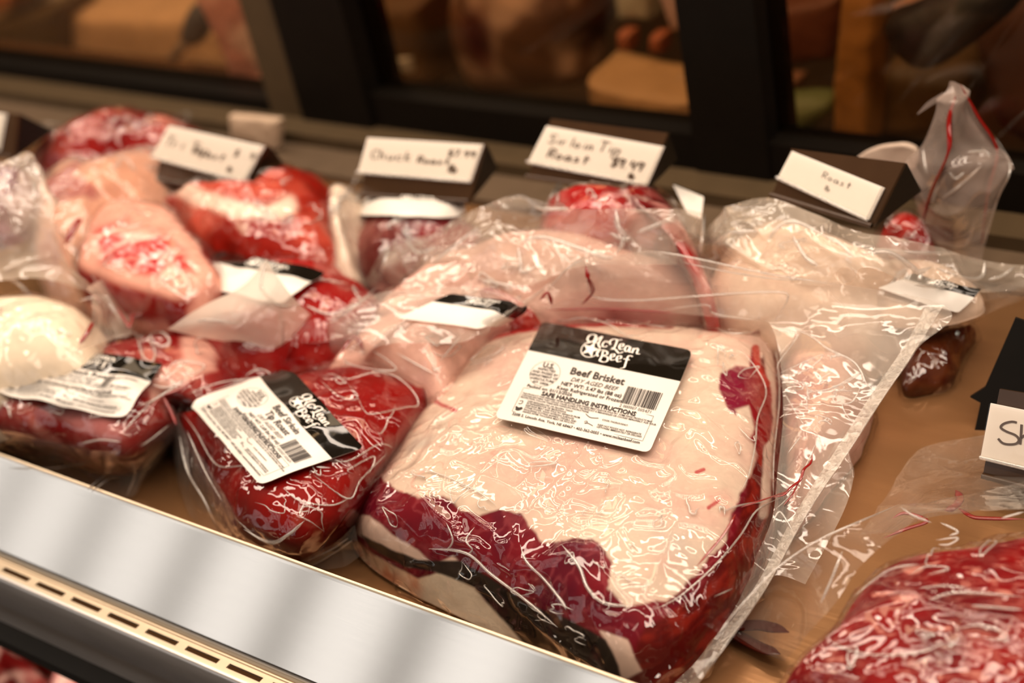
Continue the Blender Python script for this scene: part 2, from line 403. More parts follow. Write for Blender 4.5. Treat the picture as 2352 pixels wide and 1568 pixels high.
def ribbon(pts, w, nib=None, n=None, closed=False):
    Q = cr(np.array(pts, float), n or len(pts) * 6, closed)
    if closed: Q = np.vstack([Q, Q[:1]])
    T = np.gradient(Q, axis=0); T /= np.maximum(np.linalg.norm(T, axis=1, keepdims=True), 1e-9); S = np.stack([-T[:, 1], T[:, 0]], 1)
    ww = np.full(len(Q), w)
    if nib is not None: ww = w * (.35 + .85 * np.abs(T @ np.array([math.cos(nib), math.sin(nib)])))
    A = Q + S * ww[:, None] / 2; B = Q - S * ww[:, None] / 2
    V = np.concatenate([A, B]); k = len(Q)
    return np.concatenate([V, np.zeros((2 * k, 1))], 1), [(i, i + k, i + k + 1, i + 1) for i in range(k - 1)]
# logo strokes, measured on the label at the front (crop pixels of 470 x 320 at 4.9x), carried into label units (4 x 3, y down)
_q = [(572, 40), (2262, 345), (1775, 1515), (48, 1115)]
H1 = homog(_q, [(0, 0), (4, 0), (4, 3), (0, 3)])
LOGO = [
 [(1100, 268), (1075, 250), (1090, 208), (1132, 188), (1172, 205), (1158, 245), (1112, 275), (1055, 290)],
 [(1175, 200), (1158, 240), (1150, 282), (1195, 235), (1245, 208)], [(1245, 208), (1215, 258), (1200, 305), (1222, 335)],
 [(1312, 275), (1282, 262), (1252, 285), (1245, 315), (1270, 327), (1300, 312)],
 [(1335, 300), (1332, 262), (1375, 236), (1425, 246), (1472, 240)], [(1415, 246), (1395, 300), (1370, 345), (1335, 352)], [(1350, 335), (1395, 355), (1430, 392), (1480, 378)],
 [(1440, 325), (1475, 315), (1485, 292), (1455, 290), (1435, 322), (1448, 350), (1482, 345)],
 [(1555, 320), (1525, 310), (1500, 340), (1505, 370), (1530, 368), (1562, 322), (1548, 372), (1572, 380)],
 [(1598, 335), (1580, 388)], [(1590, 358), (1625, 336), (1645, 348), (1632, 392), (1668, 398)],
 [(1252, 372), (1238, 430), (1212, 478)], [(1195, 432), (1182, 390), (1228, 360), (1290, 375), (1300, 405), (1258, 425), (1302, 440), (1302, 478), (1258, 496), (1205, 476)],
 [(1345, 440), (1375, 430), (1380, 407), (1350, 408), (1335, 440), (1347, 470), (1387, 465)],
 [(1415, 460), (1450, 450), (1455, 427), (1425, 425), (1405, 455), (1417, 488), (1457, 482)],
 [(1587, 428), (1548, 420), (1525, 447), (1505, 510), (1488, 552), (1442, 562)], [(1480, 455), (1552, 466)]]
def logo_geo():
    out = []
    for s in LOGO: out.append(ribbon([happ(H1, p) for p in s], .040, nib=1.25))
    c = happ(H1, (1110, 355)); R = .235
    out.append(ribbon([(c[0] + R * math.cos(t), c[1] + R * math.sin(t)) for t in np.linspace(0, 2 * math.pi, 24, endpoint=False)], .022, n=60, closed=True))
    pts = [(c[0], c[1], 0)] + [(c[0] + (R if i % 2 == 0 else R * .42) * math.sin(i * math.pi / 5 + .12), c[1] - (R if i % 2 == 0 else R * .42) * math.cos(i * math.pi / 5 + .12), 0) for i in range(10)]
    out.append((np.array(pts), [(0, i + 1, (i + 1) % 10 + 1) for i in range(10)]))
    return out
LOGO_G = logo_geo()
def uvtext(out, s, x, y, size, **k):
    V, Fc = text_geo(s, size, **k)
    if len(V): V = V.copy(); V[:, 0] += x; V[:, 1] = y - V[:, 1]; out.append((V, Fc))
def quadg(out, x0, y0, x1, y1): out.append((np.array([(x0, y0, 0), (x1, y0, 0), (x1, y1, 0), (x0, y1, 0)]), [(0, 1, 2, 3)]))
def label_print(lines, wt, packed, fine=True):
    pr = []; bc = []
    y = 1.27 if len(lines) > 1 else 1.36
    for ln in lines: uvtext(pr, ln, 2.02, y, .29, align='CENTER', bold=.006); y += .26
    y -= .26
    uvtext(pr, 'DRY AGED BEEF', 2.02, y + .2, .17, shear=.3, align='CENTER')
    uvtext(pr, 'NET WT: ' + wt, 2.02, y + .36, .15, align='CENTER', bold=.003)
    uvtext(pr, 'Keep Refrigerated or Frozen', 2.02, y + .50, .145, align='CENTER', bold=.002)
    if packed: uvtext(pr, 'Packed on: ' + packed, .42, 1.98, .13, bold=.002)
    for (t, yy, sz) in (('U.S.', 1.32, .2), ('INSPECTED', 1.42, .095), ('AND PASSED BY', 1.52, .095), ('DEPARTMENT OF', 1.62, .095), ('AGRICULTURE', 1.72, .095), ('EST. 53858', 1.82, .09)):
        uvtext(pr, t, .72, yy, sz, align='CENTER', bold=.006 if sz > .1 else .002)
    pr.append(ribbon([(.72 + .38 * math.cos(t), 1.50 + .38 * math.sin(t)) for t in np.linspace(0, 2 * math.pi, 20, endpoint=False)], .008, n=50, closed=True))
    uvtext(pr, 'SAFE HANDLING INSTRUCTIONS', 2.1, 2.13, .165, align='CENTER', bold=.006)
    b0, b1, c0, c1 = .36, 3.74, 2.02, 2.74
    for a in ((b0, c0, b1, c0 + .008), (b0, c1, b1, c1 + .008), (b0, c0, b0 + .008, c1), (b1, c0, b1 + .008, c1)): quadg(pr, *a)
    L1 = ['THIS PRODUCT WAS PREPARED FROM INSPECTED AND PASSED MEAT AND/OR POULTRY. SOME FOOD PRODUCTS MAY', 'CONTAIN BACTERIA THAT COULD CAUSE ILLNESS IF THE PRODUCT IS MISHANDLED OR COOKED IMPROPERLY. FOR YOUR', 'PROTECTION, FOLLOW THESE SAFE HANDLING INSTRUCTIONS.']
    for i, t in enumerate(L1): uvtext(pr, t, .4, 2.20 + .062 * i, .062, bold=.0015)
    for i, t in enumerate(['KEEP REFRIGERATED OR FROZEN. THAW', 'IN REFRIGERATOR OR MICROWAVE.', 'KEEP RAW MEAT AND POULTRY SEPARATE FROM', 'OTHER FOODS. WASH WORKING SURFACES,', 'INCLUDING CUTTING BOARDS, UTENSILS, AND', 'HANDS AFTER TOUCHING MEAT OR POULTRY.']):
        uvtext(pr, t, .62, 2.40 + .062 * i, .064, bold=.0015)
    uvtext(pr, 'COOK THOROUGHLY.', 2.6, 2.44, .064, bold=.0015)
    for i, t in enumerate(['KEEP HOT FOODS HOT. REFRIGERATE', 'LEFTOVERS IMMEDIATELY OR DISCARD.']): uvtext(pr, t, 2.55, 2.60 + .062 * i, .064, bold=.0015)
    pr.append(ribbon([(2.15, 2.36), (2.3, 2.43), (2.5, 2.40)], .015)); pr.append(ribbon([(2.2, 2.58), (2.26, 2.55), (2.28, 2.6), (2.22, 2.62), (2.3, 2.6), (2.45, 2.64)], .014))
    pr.append(ribbon([(.42, 2.42), (.5, 2.40), (.5, 2.48), (.42, 2.5)], .015)); pr.append(ribbon([(.4, 2.6), (.48, 2.63), (.56, 2.6), (.5, 2.66), (.42, 2.66)], .05))
    uvtext(pr, '3208 S. Lincoln Ave. York, NE 68467 \u2022 402-362-0055 \u2022 www.mcleanbeef.com', 2.05, 2.84, .105, align='CENTER', bold=.002)
    rg = random.Random(7); x = 2.86
    while x < 3.72:
        wd = rg.choice([.010, .010, .016, .024, .034]); quadg(bc, x, 1.36, x + wd, 1.86); x += wd + rg.choice([.012, .012, .02, .028])
    uvtext(bc, '2 000007 005471', 3.26, 1.97, .115, align='CENTER')
    return pr, bc
class Surf:
    def __init__(s, bvh, quad, gu=28, gv=21, smooth=2, lift=.0009, z=.05, wave=0.0):
        Hi = homog([(0, 0), (4, 0), (4, 3), (0, 3)], quad); s.gu, s.gv = gu, gv
        G = np.zeros((gu, gv, 3))
        for i in range(gu):
            for j in range(gv):
                p = happ(Hi, (4 * i / (gu - 1), 3 * j / (gv - 1))); G[i, j] = cast(bvh, p[0], p[1], z) if bvh else P(p[0], p[1], z)
        for _ in range(smooth):
            Q = np.pad(G, ((1, 1), (1, 1), (0, 0)), 'reflect', reflect_type='odd'); G = .2 * G + .2 * (Q[:-2, 1:-1] + Q[2:, 1:-1] + Q[1:-1, :-2] + Q[1:-1, 2:])
        nn = normals(G, False)
        if nn[..., 2].mean() < 0: nn = -nn
        s.n = nn; s.G = G + nn * lift
        if wave: s.G = s.G + nn * (wave * fbm(s.G.reshape(-1, 3), 45, 2, 9)).reshape(gu, gv)[..., None]
    def at(s, uv, h=0.0):
        a = np.clip(uv[:, 0] / 4, 0, 1) * (s.gu - 1); b = np.clip(uv[:, 1] / 3, 0, 1) * (s.gv - 1)
        i = np.minimum(a.astype(int), s.gu - 2); j = np.minimum(b.astype(int), s.gv - 2); fa = (a - i)[:, None]; fb = (b - j)[:, None]
        def L(G): return (G[i, j] * (1 - fa) + G[i + 1, j] * fa) * (1 - fb) + (G[i, j + 1] * (1 - fa) + G[i + 1, j + 1] * fa) * fb
        return L(s.G) + L(s.n) * h
def put(geos, surf, name, material, parent, h):
    sp = Soup()
    for V, Fc in geos: sp.poly(surf.at(V[:, :2], h), Fc)
    return sp.build(name, material, parent, False)
def sheet(surf, x0, y0, x1, y1, h, rad, corners, nu=50, nv=36, thick=.0003):
    U = np.linspace(x0, x1, nu); Vv = np.linspace(y0, y1, nv); uv = np.array([[(u, v) for v in Vv] for u in U])
    for (cx, cy, sx, sy) in [(x0, y0, 1, 1), (x1, y0, -1, 1), (x1, y1, -1, -1), (x0, y1, 1, -1)]:
        if (cx > x0, cy > y0) not in corners: continue
        ox, oy = cx + sx * rad, cy + sy * rad; dx = (uv[..., 0] - ox) * -sx; dy = (uv[..., 1] - oy) * -sy
        m = (dx > 0) & (dy > 0); mx = np.maximum(dx, dy); d = np.hypot(dx, dy); k = np.where(m & (d > 0), mx / np.maximum(d, 1e-9), 1)
        uv[..., 0] = np.where(m, ox - sx * dx * k, uv[..., 0]); uv[..., 1] = np.where(m, oy - sy * dy * k, uv[..., 1])
    f = uv.reshape(-1, 2); G = surf.at(f, h).reshape(nu, nv, 3); G2 = surf.at(f, h - thick).reshape(nu, nv, 3)
    sp = Soup(); sp.grid(G); sp.grid(G2)
    ring = lambda A: np.concatenate([A[:, 0], A[-1, 1:], A[::-1, -1][1:], A[0, ::-1][1:-1]])
    sp.grid(np.stack([ring(G), ring(G2)], 1), True); return sp
def make_label(parent, bvh, quad, lines=None, wt='', packed='', header=.92, hsplit=None, **k):
    sf = Surf(bvh, quad, **k)
    lb = sheet(sf, 0, 0, 4, 3, .0004, .16, {(False, False), (True, False), (True, True), (False, True)}).build('label', PAPER, parent)
    hd = sheet(sf, .0, .0, 4, header, .0006, .16, {(False, False), (True, False)}, 40, 12, .00025).build('header', INKB, lb); hd['label'] = 'black header band with white script logo'
    put(LOGO_G, sf, 'logo', CARD, lb, .0010)
    if lines:
        pr, bc = label_print(lines, wt, packed)
        put(pr, sf, 'lettering', INK, lb, .0008); put(bc, sf, 'barcode', INK, lb, .0008)
    return lb

# ================================================================== THE DISPLAY CASE
case = thing('display_case', 'long refrigerated meat display case with brushed steel front rail and dark sliding rear doors', 'display case', (-.5, .35, 0))
XL, XR = -2.6, .45
# front rail: inclined brushed steel face with a rolled top edge, profile swept along x
def sweep(name, prof, material, smooth=False, x0=XL, x1=XR, nx=2, parent=case):
    xs = np.linspace(x0, x1, nx); G = np.array([[(x, p[0], p[1]) for p in prof] for x in xs]); return Soup().grid(G).build(name, material, parent, smooth)
def facey(px, py, z): return P(px, py, z)[1]
yt = P(0, 1048, .035)[1]; yb = P(0, 1270, -.015)[1]
sweep('front_rail', [(yt + .0012, .020), (yt + .0012, .0345), (yt + .0006, .0352), (yt, .0350), (yt - .0008, .0338), (yb + .001, -.013), (yb, -.0155), (yb + .001, -.018)], STEEL)
sweep('rail_lip', [(yt + .0022, .018), (yt + .0022, .0352), (yt + .0014, .0362), (yt + .0004, .0360), (yt - .0002, .0352), (yt + .0008, .0346)], TAN)
zl = -.018
y1 = P(0, 1300, zl)[1]; y2 = P(0, 1327, zl)[1]; yg = P(0, 1284, zl)[1]
sweep('groove', [(yb + .002, -.014), (yb - .001, -.017), (yb - .0015, -.021), (yg + .002, -.021), (yg + .0012, zl), (yg, zl - .0002), (yg - .0006, zl - .0008), (yg - .0012, zl)], TAN)
# slotted ledge
sl = Soup(); slots = [((8, 1305), (68, 1329)), ((85, 1339), (149, 1365)), ((165, 1373), (231, 1401)), ((250, 1410), (318, 1439)), ((335, 1448), (410, 1478)), ((425, 1487), (504, 1519)), ((523, 1528), (603, 1561))]
SX = [(P(*a, zl)[0], P(*b, zl)[0]) for a, b in slots]; pitch = (SX[-1][0] - SX[0][0]) / (len(SX) - 1); wid = SX[3][1] - SX[3][0]
sy = np.mean([P(*a, zl)[1] for a, b in slots]); sh = .0016
sl.box((XL, sy + sh, zl - .0012), (XR, yg - .001, zl)); sl.box((XL, y2 + .001, zl - .0012), (XR, sy - sh, zl))
x = SX[0][0]; starts = [SX[0][0] + k * pitch for k in range(-34, 40)]; starts = [s for s in starts if XL < s < XR]
prev = XL
for s in starts + [XR + .02]:
    if s - prev > .0005: sl.box((prev, sy - sh, zl - .0012), (min(s, XR), sy + sh, zl))
    prev = s + wid
sl.build('slotted_air_grille', TAN, case, False)
Soup().box((XL, y2 + .003, zl - .020), (XR, yg, zl - .012)).build('grille_channel', BLKP, case, False)
sweep('ledge_nose', [(y2 + .002, zl), (y2 + .0006, zl + .0002), (y2 - .0004, zl - .0008), (y2 - .0008, zl - .002), (y2 - .0008, zl - .026), (y2 + .003, zl - .029)], STEELD, True, nx=2)
# inner strip under the nose and black bumper
zi = zl - .034; ya = y2 + .010
sweep('lower_reflector', [(y2 + .003, zl - .029), (ya, zl - .030), (ya, zi - .030)], STEELD)
yb2 = P(0, 1452, -.06)[1]
Soup().box((XL, yb2 - .004, -.068), (XR, yb2 + .007, -.060)).build('black_bumper', BLKP, case, False)
Soup().box((XL, yt - .006, -.33), (XR, .86, -.322)).build('lower_shelf', DECK, case, False)
Soup().box((XL, .12, -.33), (XR, yt - .006, -.322)).build('lower_front_shelf', BLKP, case, False)
# deck
Soup().box((XL, yt + .0016, -.006), (XR, .90, 0)).build('shelf_deck', DECK, case, False)
# rear ledge, frame rails, mullions, panes
yr = .80
Soup().box((XL, .735, 0), (XR, .772, .006)).build('rear_ledge', LEDGE, case, False)
Soup().box((XL, .772, 0), (XR, .80, .016)).build('rear_sill', OLIVE, case, False)
Soup().box((XL, .80, 0), (-.865, .835, .028)).box((-.865, .80, 0), (XR, .828, .044)).build('door_rail', BLACKF, case, False)
Soup().box((-.905, .798, .016), (-.866, .84, .62)).build('door_edge', OLIVE, case, False)
Soup().box((-.866, .795, .016), (-.79, .845, .62)).build('mullion', BLACKF, case, False)
Soup().box((-.492, .798, .016), (-.435, .845, .62)).build('mullion', BLACKF, case, False)
Soup().box((XL, .80, .62), (XR, .86, .70)).build('door_head', BLACKF, case, False)
for a, b in ((XL, -.905), (-.79, -.492), (-.435, XR)):
    Soup().box((a, .816, .028), (b, .820, .62)).build('sliding_pane', GLASS, case, False)

# ================================================================== BEHIND THE DOORS
st = Soup().box((-6, -4.2, -.95), (4, 4.2, -.93)).build('floor', simple('floor_tile', (.13, .09, .06), .4, 0, .1, 6, .3)); st['kind'] = 'structure'
st = Soup().box((-6, 3.4, -.93), (4, 3.5, 2.8)).build('wall_back', simple('brown_wall', (.035, .02, .01), .7, 0, .1, 3, .4)); st['kind'] = 'structure'
def tag(o, label, cat, group=None):
    o['label'] = label; o['category'] = cat
    if group: o['group'] = group
    return o
def blocky(name, pts, zt, zb, material, label, cat, n=9, axis=2, amp=.002, parent=None, **k):
    s = Slab(pts, zt, zb, n=n, axis=axis, lin=n >= 8, nth=192, nr=24, amp=amp, dome=.002, **k); G, _ = s.grid()
    o = link(name, gridmesh(G, True, name), material, parent)
    if parent is None: tag(o, label, cat)
    return o
WOOD = simple('butcher_board', (.50, .31, .15), .5, 0, .2, 8, .25, (1, 12, 1))
def prep_counter(name, x0, x1, ya, yb_, z, m, label):
    t = thing(name, label, 'counter', ((x0 + x1) / 2, (ya + yb_) / 2, -.93))
    Soup().box((x0, ya, z - .04), (x1, yb_, z)).build('worktop', m, t, False)
    Soup().box((x0 + .02, ya + .02, -.93), (x1 - .02, yb_ - .02, z - .04)).build('base', simple('counter_base', (.03, .022, .015), .6), t, False)
    return t
prep_counter('prep_counter', -2.05, -1.12, .93, 1.5, -.15, WOOD, 'pale wooden prep counter beyond the left rear door pane')
prep_counter('prep_counter', -1.05, -.05, .93, 1.5, -.15, simple('dark_counter', (.05, .03, .015), .45, .2, .2, 10, .3), 'dark brown work counter beyond the middle and right door panes')

# ================================================================== PACKAGES
def pack(name, label, cat, c, z=0): return thing(name, label, cat, P(c[0], c[1], z))
# ---- 1 brisket
B_TOP = [(1120, 745), (1180, 722), (1255, 711), (1400, 709), (1560, 719), (1690, 732), (1765, 742), (1788, 830), (1790, 940), (1780, 1050), (1768, 1140), (1715, 1245), (1625, 1345), (1520, 1420), (1420, 1425), (1330, 1365), (1240, 1290), (1120, 1215), (980, 1180), (880, 1150), (845, 1110), (895, 1035), (945, 965), (1000, 885), (1060, 812)]
B_FOOT = [None, None, None, None, None, None, (1775, 745), (1800, 870), (1800, 990), (1795, 1100), (1785, 1200), (1750, 1330), (1680, 1450), (1585, 1560), (1480, 1625), (1330, 1560), (1220, 1500), (1080, 1430), (940, 1362), (845, 1300), (808, 1238), (830, 1150), (880, 1060), (930, 980), (1020, 860)]
bk = pack('packaged_brisket', 'large vacuum packed brisket with pale fat cap leaning on the steel front rail', 'meat', (1300, 1000))
bs = Slab(B_TOP, .056, .002, n=3.6, foot=B_FOOT, dome=.003, nth=960, nr=240, amp=.0022, asc=28, seed=4, center=(1330, 1040), expand=.75)
FATTOP = [(1120, 745), (1250, 712), (1400, 716), (1560, 728), (1700, 742), (1755, 748), (1748, 800), (1738, 870), (1730, 930), (1742, 990), (1732, 1060), (1690, 1150), (1660, 1240), (1600, 1320), (1530, 1380), (1440, 1392), (1400, 1350), (1410, 1290), (1360, 1240), (1290, 1235), (1240, 1240), (1195, 1180), (1150, 1165), (1100, 1180), (1050, 1160), (1020, 1130), (960, 1150), (900, 1120), (868, 1085), (900, 1030), (945, 965), (1000, 885), (1060, 810)]
def brisket_paint(V, q, n):
    N_ = len(V); j = 9 * fbm(V, 60, 4, 21); j2 = 6 * fbm(V, 140, 3, 22)
    c = mixc(C3(N_, (.10, .004, .014)), C3(N_, (.17, .005, .012)), sstep(-.4, .4, fbm(V, 50, 3, 5)))
    mem = np.clip(1 - np.abs(fbm(V + .004 * fbm(V, 60, 2, 8)[:, None], 95, 3, 6)) * 7, 0, 1)
    c = mixc(c, C3(N_, (.40, .08, .09)), mem * .3)                                   # membranes in the muscle
    # right hand side muscle: deeper red, streaky
    side = sstep(8, -8, sd(q, [(1735, 760), (1800, 740), (1830, 1200), (1560, 1640), (1400, 1640), (1480, 1440), (1600, 1370), (1690, 1230), (1730, 1060), (1742, 960)]) + j)
    c = mixc(c, mixc(C3(N_, (.10, .004, .003)), C3(N_, (.24, .016, .008)), sstep(-.2, .5, fbm(V * np.array([1, 1, 3]), 90, 3, 9))), side)
    # fat rim at the right edge
    rim = sstep(6, -3, ld(q, [(1750, 748), (1766, 820), (1774, 900), (1772, 960), (1764, 1040), (1760, 1130), (1754, 1180)]) - 9 + .5 * j2)
    fat = mixc(C3(N_, (.66, .51, .405)), C3(N_, (.62, .41, .34)), sstep(-.25, .4, fbm(V, 30, 4, 31)))
    fat = mixc(fat, C3(N_, (.60, .52, .42)), sstep(.2, .7, fbm(V, 22, 3, 35)) * .6)
    veins = np.clip(1 - np.abs(fbm(V + .006 * fbm(V, 40, 2, 12)[:, None], 34, 3, 33)) * 26, 0, 1) * sstep(.0, .35, fbm(V, 14, 2, 34))
    fat = mixc(fat, C3(N_, (.72, .34, .27)), veins * .8)
    blush = np.maximum(sstep(70, 0, np.hypot(q[:, 0] - 1160, (q[:, 1] - 860) * 1.3)), .9 * sstep(75, 10, np.hypot(q[:, 0] - 1640, q[:, 1] - 1170)))
    fat = mixc(fat, C3(N_, (.70, .30, .26)), blush * sstep(.0, .5, fbm(V, 90, 3, 36) + .1) * .8)
    grey = sstep(80, 10, np.hypot((q[:, 0] - 985), (q[:, 1] - 1030) * 1.6)) + sstep(120, 10, np.hypot((q[:, 0] - 1520), (q[:, 1] - 1240)))
    fat = mixc(fat, C3(N_, (.50, .45, .40)), np.clip(grey, 0, 1) * sstep(-.2, .4, fbm(V, 45, 3, 37)) * .7)
    fm = sstep(5, -5, sd(q, FATTOP) + 1.5 * j + j2)
    up = n[:, 2] > -.2
    c = mixc(c, fat, np.maximum(fm, rim) * up)
    # exposed muscle eye on the right of the cap
    eye = sstep(4, -4, sd(q, [(1655, 858), (1690, 842), (1722, 846), (1728, 800), (1738, 795), (1748, 850), (1772, 890), (1774, 960), (1768, 1010), (1745, 1030), (1720, 1010), (1700, 960), (1672, 940), (1652, 895)]) + .7 * j)
    hole = sstep(5, -5, sd(q, [(1690, 940), (1720, 930), (1735, 985), (1722, 1010), (1700, 990)]) + .6 * j)
    c = mixc(c, mixc(C3(N_, (.19, .008, .030)), C3(N_, (.24, .006, .006)), sstep(1690, 1750, q[:, 0])), eye * (1 - hole))
    c = mixc(c, C3(N_, (.40, .03, .02)), sstep(4, -2, ld(q, [(1735, 800), (1742, 850), (1762, 880)]) - 7 + .4 * j2))
    # small red nicks on the cap
    for ln, wd in (([(985, 912), (1015, 930), (1045, 942)], 4), ([(1600, 1084), (1616, 1078)], 4), ([(1628, 1165), (1650, 1150)], 4), ([(1235, 720), (1400, 722), (1540, 727)], 2)):
        c = mixc(c, C3(N_, (.42, .03, .04)), sstep(3, -1, ld(q, ln) - wd + .5 * j2) * .85)
    # upper red rim of muscle at the back
    c = mixc(c, C3(N_, (.36, .02, .02)), sstep(3, -3, ld(q, [(1118, 776), (1185, 756), (1260, 744), (1400, 740), (1540, 745)]) - 9 + .5 * j2))
    # front face: fat islands, dark crust band, pale lower fat
    for poly in ([(812, 1185), (850, 1180), (900, 1225), (960, 1262), (990, 1290), (940, 1300), (870, 1255), (820, 1225)], [(1010, 1290), (1040, 1275), (1060, 1300), (1030, 1320), (1000, 1310)], [(1380, 1450), (1440, 1470), (1475, 1540), (1430, 1560), (1410, 1500)]):
        c = mixc(c, C3(N_, (.72, .52, .42)), sstep(4, -4, sd(q, poly) + j * .8))
    low = sstep(4, -4, sd(q, [(790, 1215), (860, 1275), (960, 1330), (1010, 1315), (1090, 1330), (1150, 1400), (1200, 1460), (1280, 1530), (1380, 1600), (1380, 1700), (700, 1700)]) + j * .4)
    lowc = mixc(mixc(C3(N_, (.62, .24, .13)), C3(N_, (.80, .55, .37)), sstep(-.3, .3, fbm(V, 70, 3, 51))), mixc(C3(N_, (.80, .66, .50)), C3(N_, (.72, .50, .36)), sstep(.2, .7, fbm(V, 40, 3, 52))), sstep(945, 985, q[:, 0] + j))
    c = mixc(c, lowc, low)
    crust = sstep(4, -4, sd(q, [(830, 1228), (900, 1262), (960, 1285), (1060, 1288), (1130, 1330), (1210, 1385), (1300, 1420), (1390, 1470), (1420, 1530), (1440, 1640), (1330, 1640), (1230, 1510), (1160, 1430), (1090, 1350), (1000, 1312), (930, 1300), (850, 1258)]) + j * .5)
    c = mixc(c, mixc(C3(N_, (.014, .010, .008)), C3(N_, (.07, .018, .02)), sstep(.1, .6, fbm(V, 80, 3, 55))), crust)
    return c
bs.body('meat', bk, brisket_paint)
fg = Soup().grid(bs.film_grid(.0014, .0030, 24, 8, 480, 200), True); bvh = fg.bvh()
fl = patch([[(1150, 736, .055), (1250, 712, .055), (1400, 710, .055), (1560, 720, .055), (1700, 734, .055), (1768, 744, .052), (1792, 835, .045), (1797, 950, .04), (1786, 1080, .036), (1770, 1200, .03), (1705, 1330, .022), (1610, 1460, .016), (1500, 1590, .01)],
            [(1180, 712, .062), (1280, 655, .076), (1400, 650, .078), (1560, 655, .076), (1750, 668, .068), (1930, 735, .058), (1920, 850, .05), (1890, 970, .042), (1850, 1090, .034), (1805, 1210, .028), (1730, 1345, .02), (1635, 1480, .014), (1540, 1600, .008)],
            [(1215, 695, .066), (1332, 593, .094), (1425, 584, .096), (1525, 580, .094), (1760, 628, .082), (2168, 700, .062), (2105, 800, .052), (2022, 922, .044), (1940, 1050, .036), (1850, 1185, .028), (1762, 1345, .02), (1660, 1490, .013), (1575, 1610, .007)]], 90, 320, .0011, 14, 41)
fl2 = patch([[(1790, 860, .030), (1850, 960, .022), (1840, 1100, .016), (1740, 1330, .01)], [(1900, 860, .03), (1925, 1000, .022), (1900, 1120, .014), (1790, 1320, .006)], [(1950, 1050, .02), (1958, 1100, .014), (1935, 1180, .008), (1850, 1340, .003)]], 50, 60, .0008, 20, 77)
loose = Soup().grid(fl).grid(fl2)
lb_ = loose.bvh()
tight = Soup(); tight.grid(bs.film_grid(.0014, .0030, 24, 8, 480, 200), True)
cz = Soup()
loops(cz, bvh, [(1010, 1140), (1160, 1190), (1300, 1300), (1420, 1400), (1600, 1350), (1700, 1180), (1700, 1060), (1400, 1080), (1000, 1080)], 14, 5, .00055, 10, 30, .5, -.5)
loops(cz, bvh, [(840, 1150), (1000, 1190), (1300, 1370), (1440, 1450), (1380, 1520), (1150, 1400), (900, 1250)], 10, 6, .0006, 10, 34, .4, .5)
loops(cz, bvh, [(1600, 780), (1760, 760), (1770, 1150), (1640, 1150), (1690, 950)], 6, 7, .0006, 12, 34, .4, .9)
loops(cz, bvh, [(1100, 780), (1240, 730), (1750, 765), (1740, 800), (1600, 790), (1230, 745), (1060, 900)], 6, 8, .0005, 12, 40, .25, .1)
creases(cz, bvh, [
    [(1120, 748), (1200, 735), (1290, 736), (1340, 730), (1400, 745), (1440, 770), (1500, 770)], [(1450, 735), (1520, 750), (1600, 745), (1680, 765), (1740, 760)],
    [(955, 1085), (980, 1080), (1040, 1100), (1100, 1130), (1140, 1160)], [(960, 1078), (945, 1086), (975, 1096), (960, 1090)], [(1200, 1066), (1240, 1060), (1280, 1062), (1240, 1070), (1205, 1070)],
    (.0011, [(1195, 1250), (1210, 1290), (1250, 1330), (1290, 1380), (1300, 1400)]), (.0013, [(1290, 1250), (1330, 1300), (1350, 1350), (1390, 1385), (1460, 1392)]),
    [(1025, 1200), (1040, 1240), (1025, 1265)], [(1090, 1210), (1070, 1240), (1085, 1262), (1068, 1275)], (.0012, [(985, 1260), (1070, 1270), (1130, 1320), (1210, 1380), (1280, 1440)]),
    [(1700, 800), (1740, 850), (1760, 900), (1740, 960), (1735, 1020), (1720, 1090), (1700, 1130)], [(1770, 745), (1786, 830), (1790, 920), (1778, 1040), (1776, 1140)],
    [(1800, 1140), (1740, 1170), (1700, 1230), (1640, 1300), (1560, 1370), (1500, 1400)], [(1765, 1150), (1700, 1160), (1660, 1175)]], .0007)
creases(cz, lb_, [
    (.0009, [(1348, 625), (1352, 665), (1375, 685), (1460, 690), (1600, 680), (1720, 672), (1800, 672), (1808, 690), (1780, 735)]), [(1240, 690), (1300, 620), (1340, 595)], (.0008, [(1332, 593), (1425, 584), (1525, 580), (1760, 628), (1900, 650)]),
    [(1560, 600), (1660, 622), (1780, 640), (1870, 642)], (.0009, [(1768, 744), (1850, 765), (1900, 800), (1960, 830), (1985, 870), (1975, 880)]), [(1780, 760), (1830, 765), (1820, 790), (1790, 830), (1785, 850)],
    [(1785, 860), (1850, 830), (1890, 815), (1860, 845), (1800, 868)], [(1840, 890), (1900, 895), (1975, 855), (1940, 880), (1870, 900), (1845, 880)], [(1980, 855), (1990, 880), (2010, 900)], [(1985, 870), (1960, 920), (1935, 930), (1950, 960), (1965, 965)],
    [(1790, 960), (1820, 940), (1850, 930)], [(1800, 900), (1830, 950), (1850, 980)], [(1810, 1040), (1840, 1000)], [(1780, 1170), (1820, 1130), (1860, 1050), (1872, 1020)], (.0009, [(1775, 1200), (1790, 1175), (1810, 1200), (1820, 1220)]),
    (.0006, [(2168, 700), (2105, 800), (2022, 922), (1940, 1050), (1850, 1185), (1762, 1345), (1660, 1490), (1575, 1610)]), [(1640, 1370), (1700, 1340), (1730, 1300)], [(1500, 715), (1620, 700), (1640, 720), (1740, 735)]], .0006, .05)
loops(cz, lb_, [(1800, 780), (1960, 800), (1980, 930), (1880, 1100), (1800, 1140), (1800, 900)], 14, 17, .0006, 8, 26, .4, .6)
tg = tight.build('tight_film', FT, bk); loose.build('loose_bag', FM, bk); cz.build('film_glint_creases', FCR, bk)['kind'] = 'stuff'
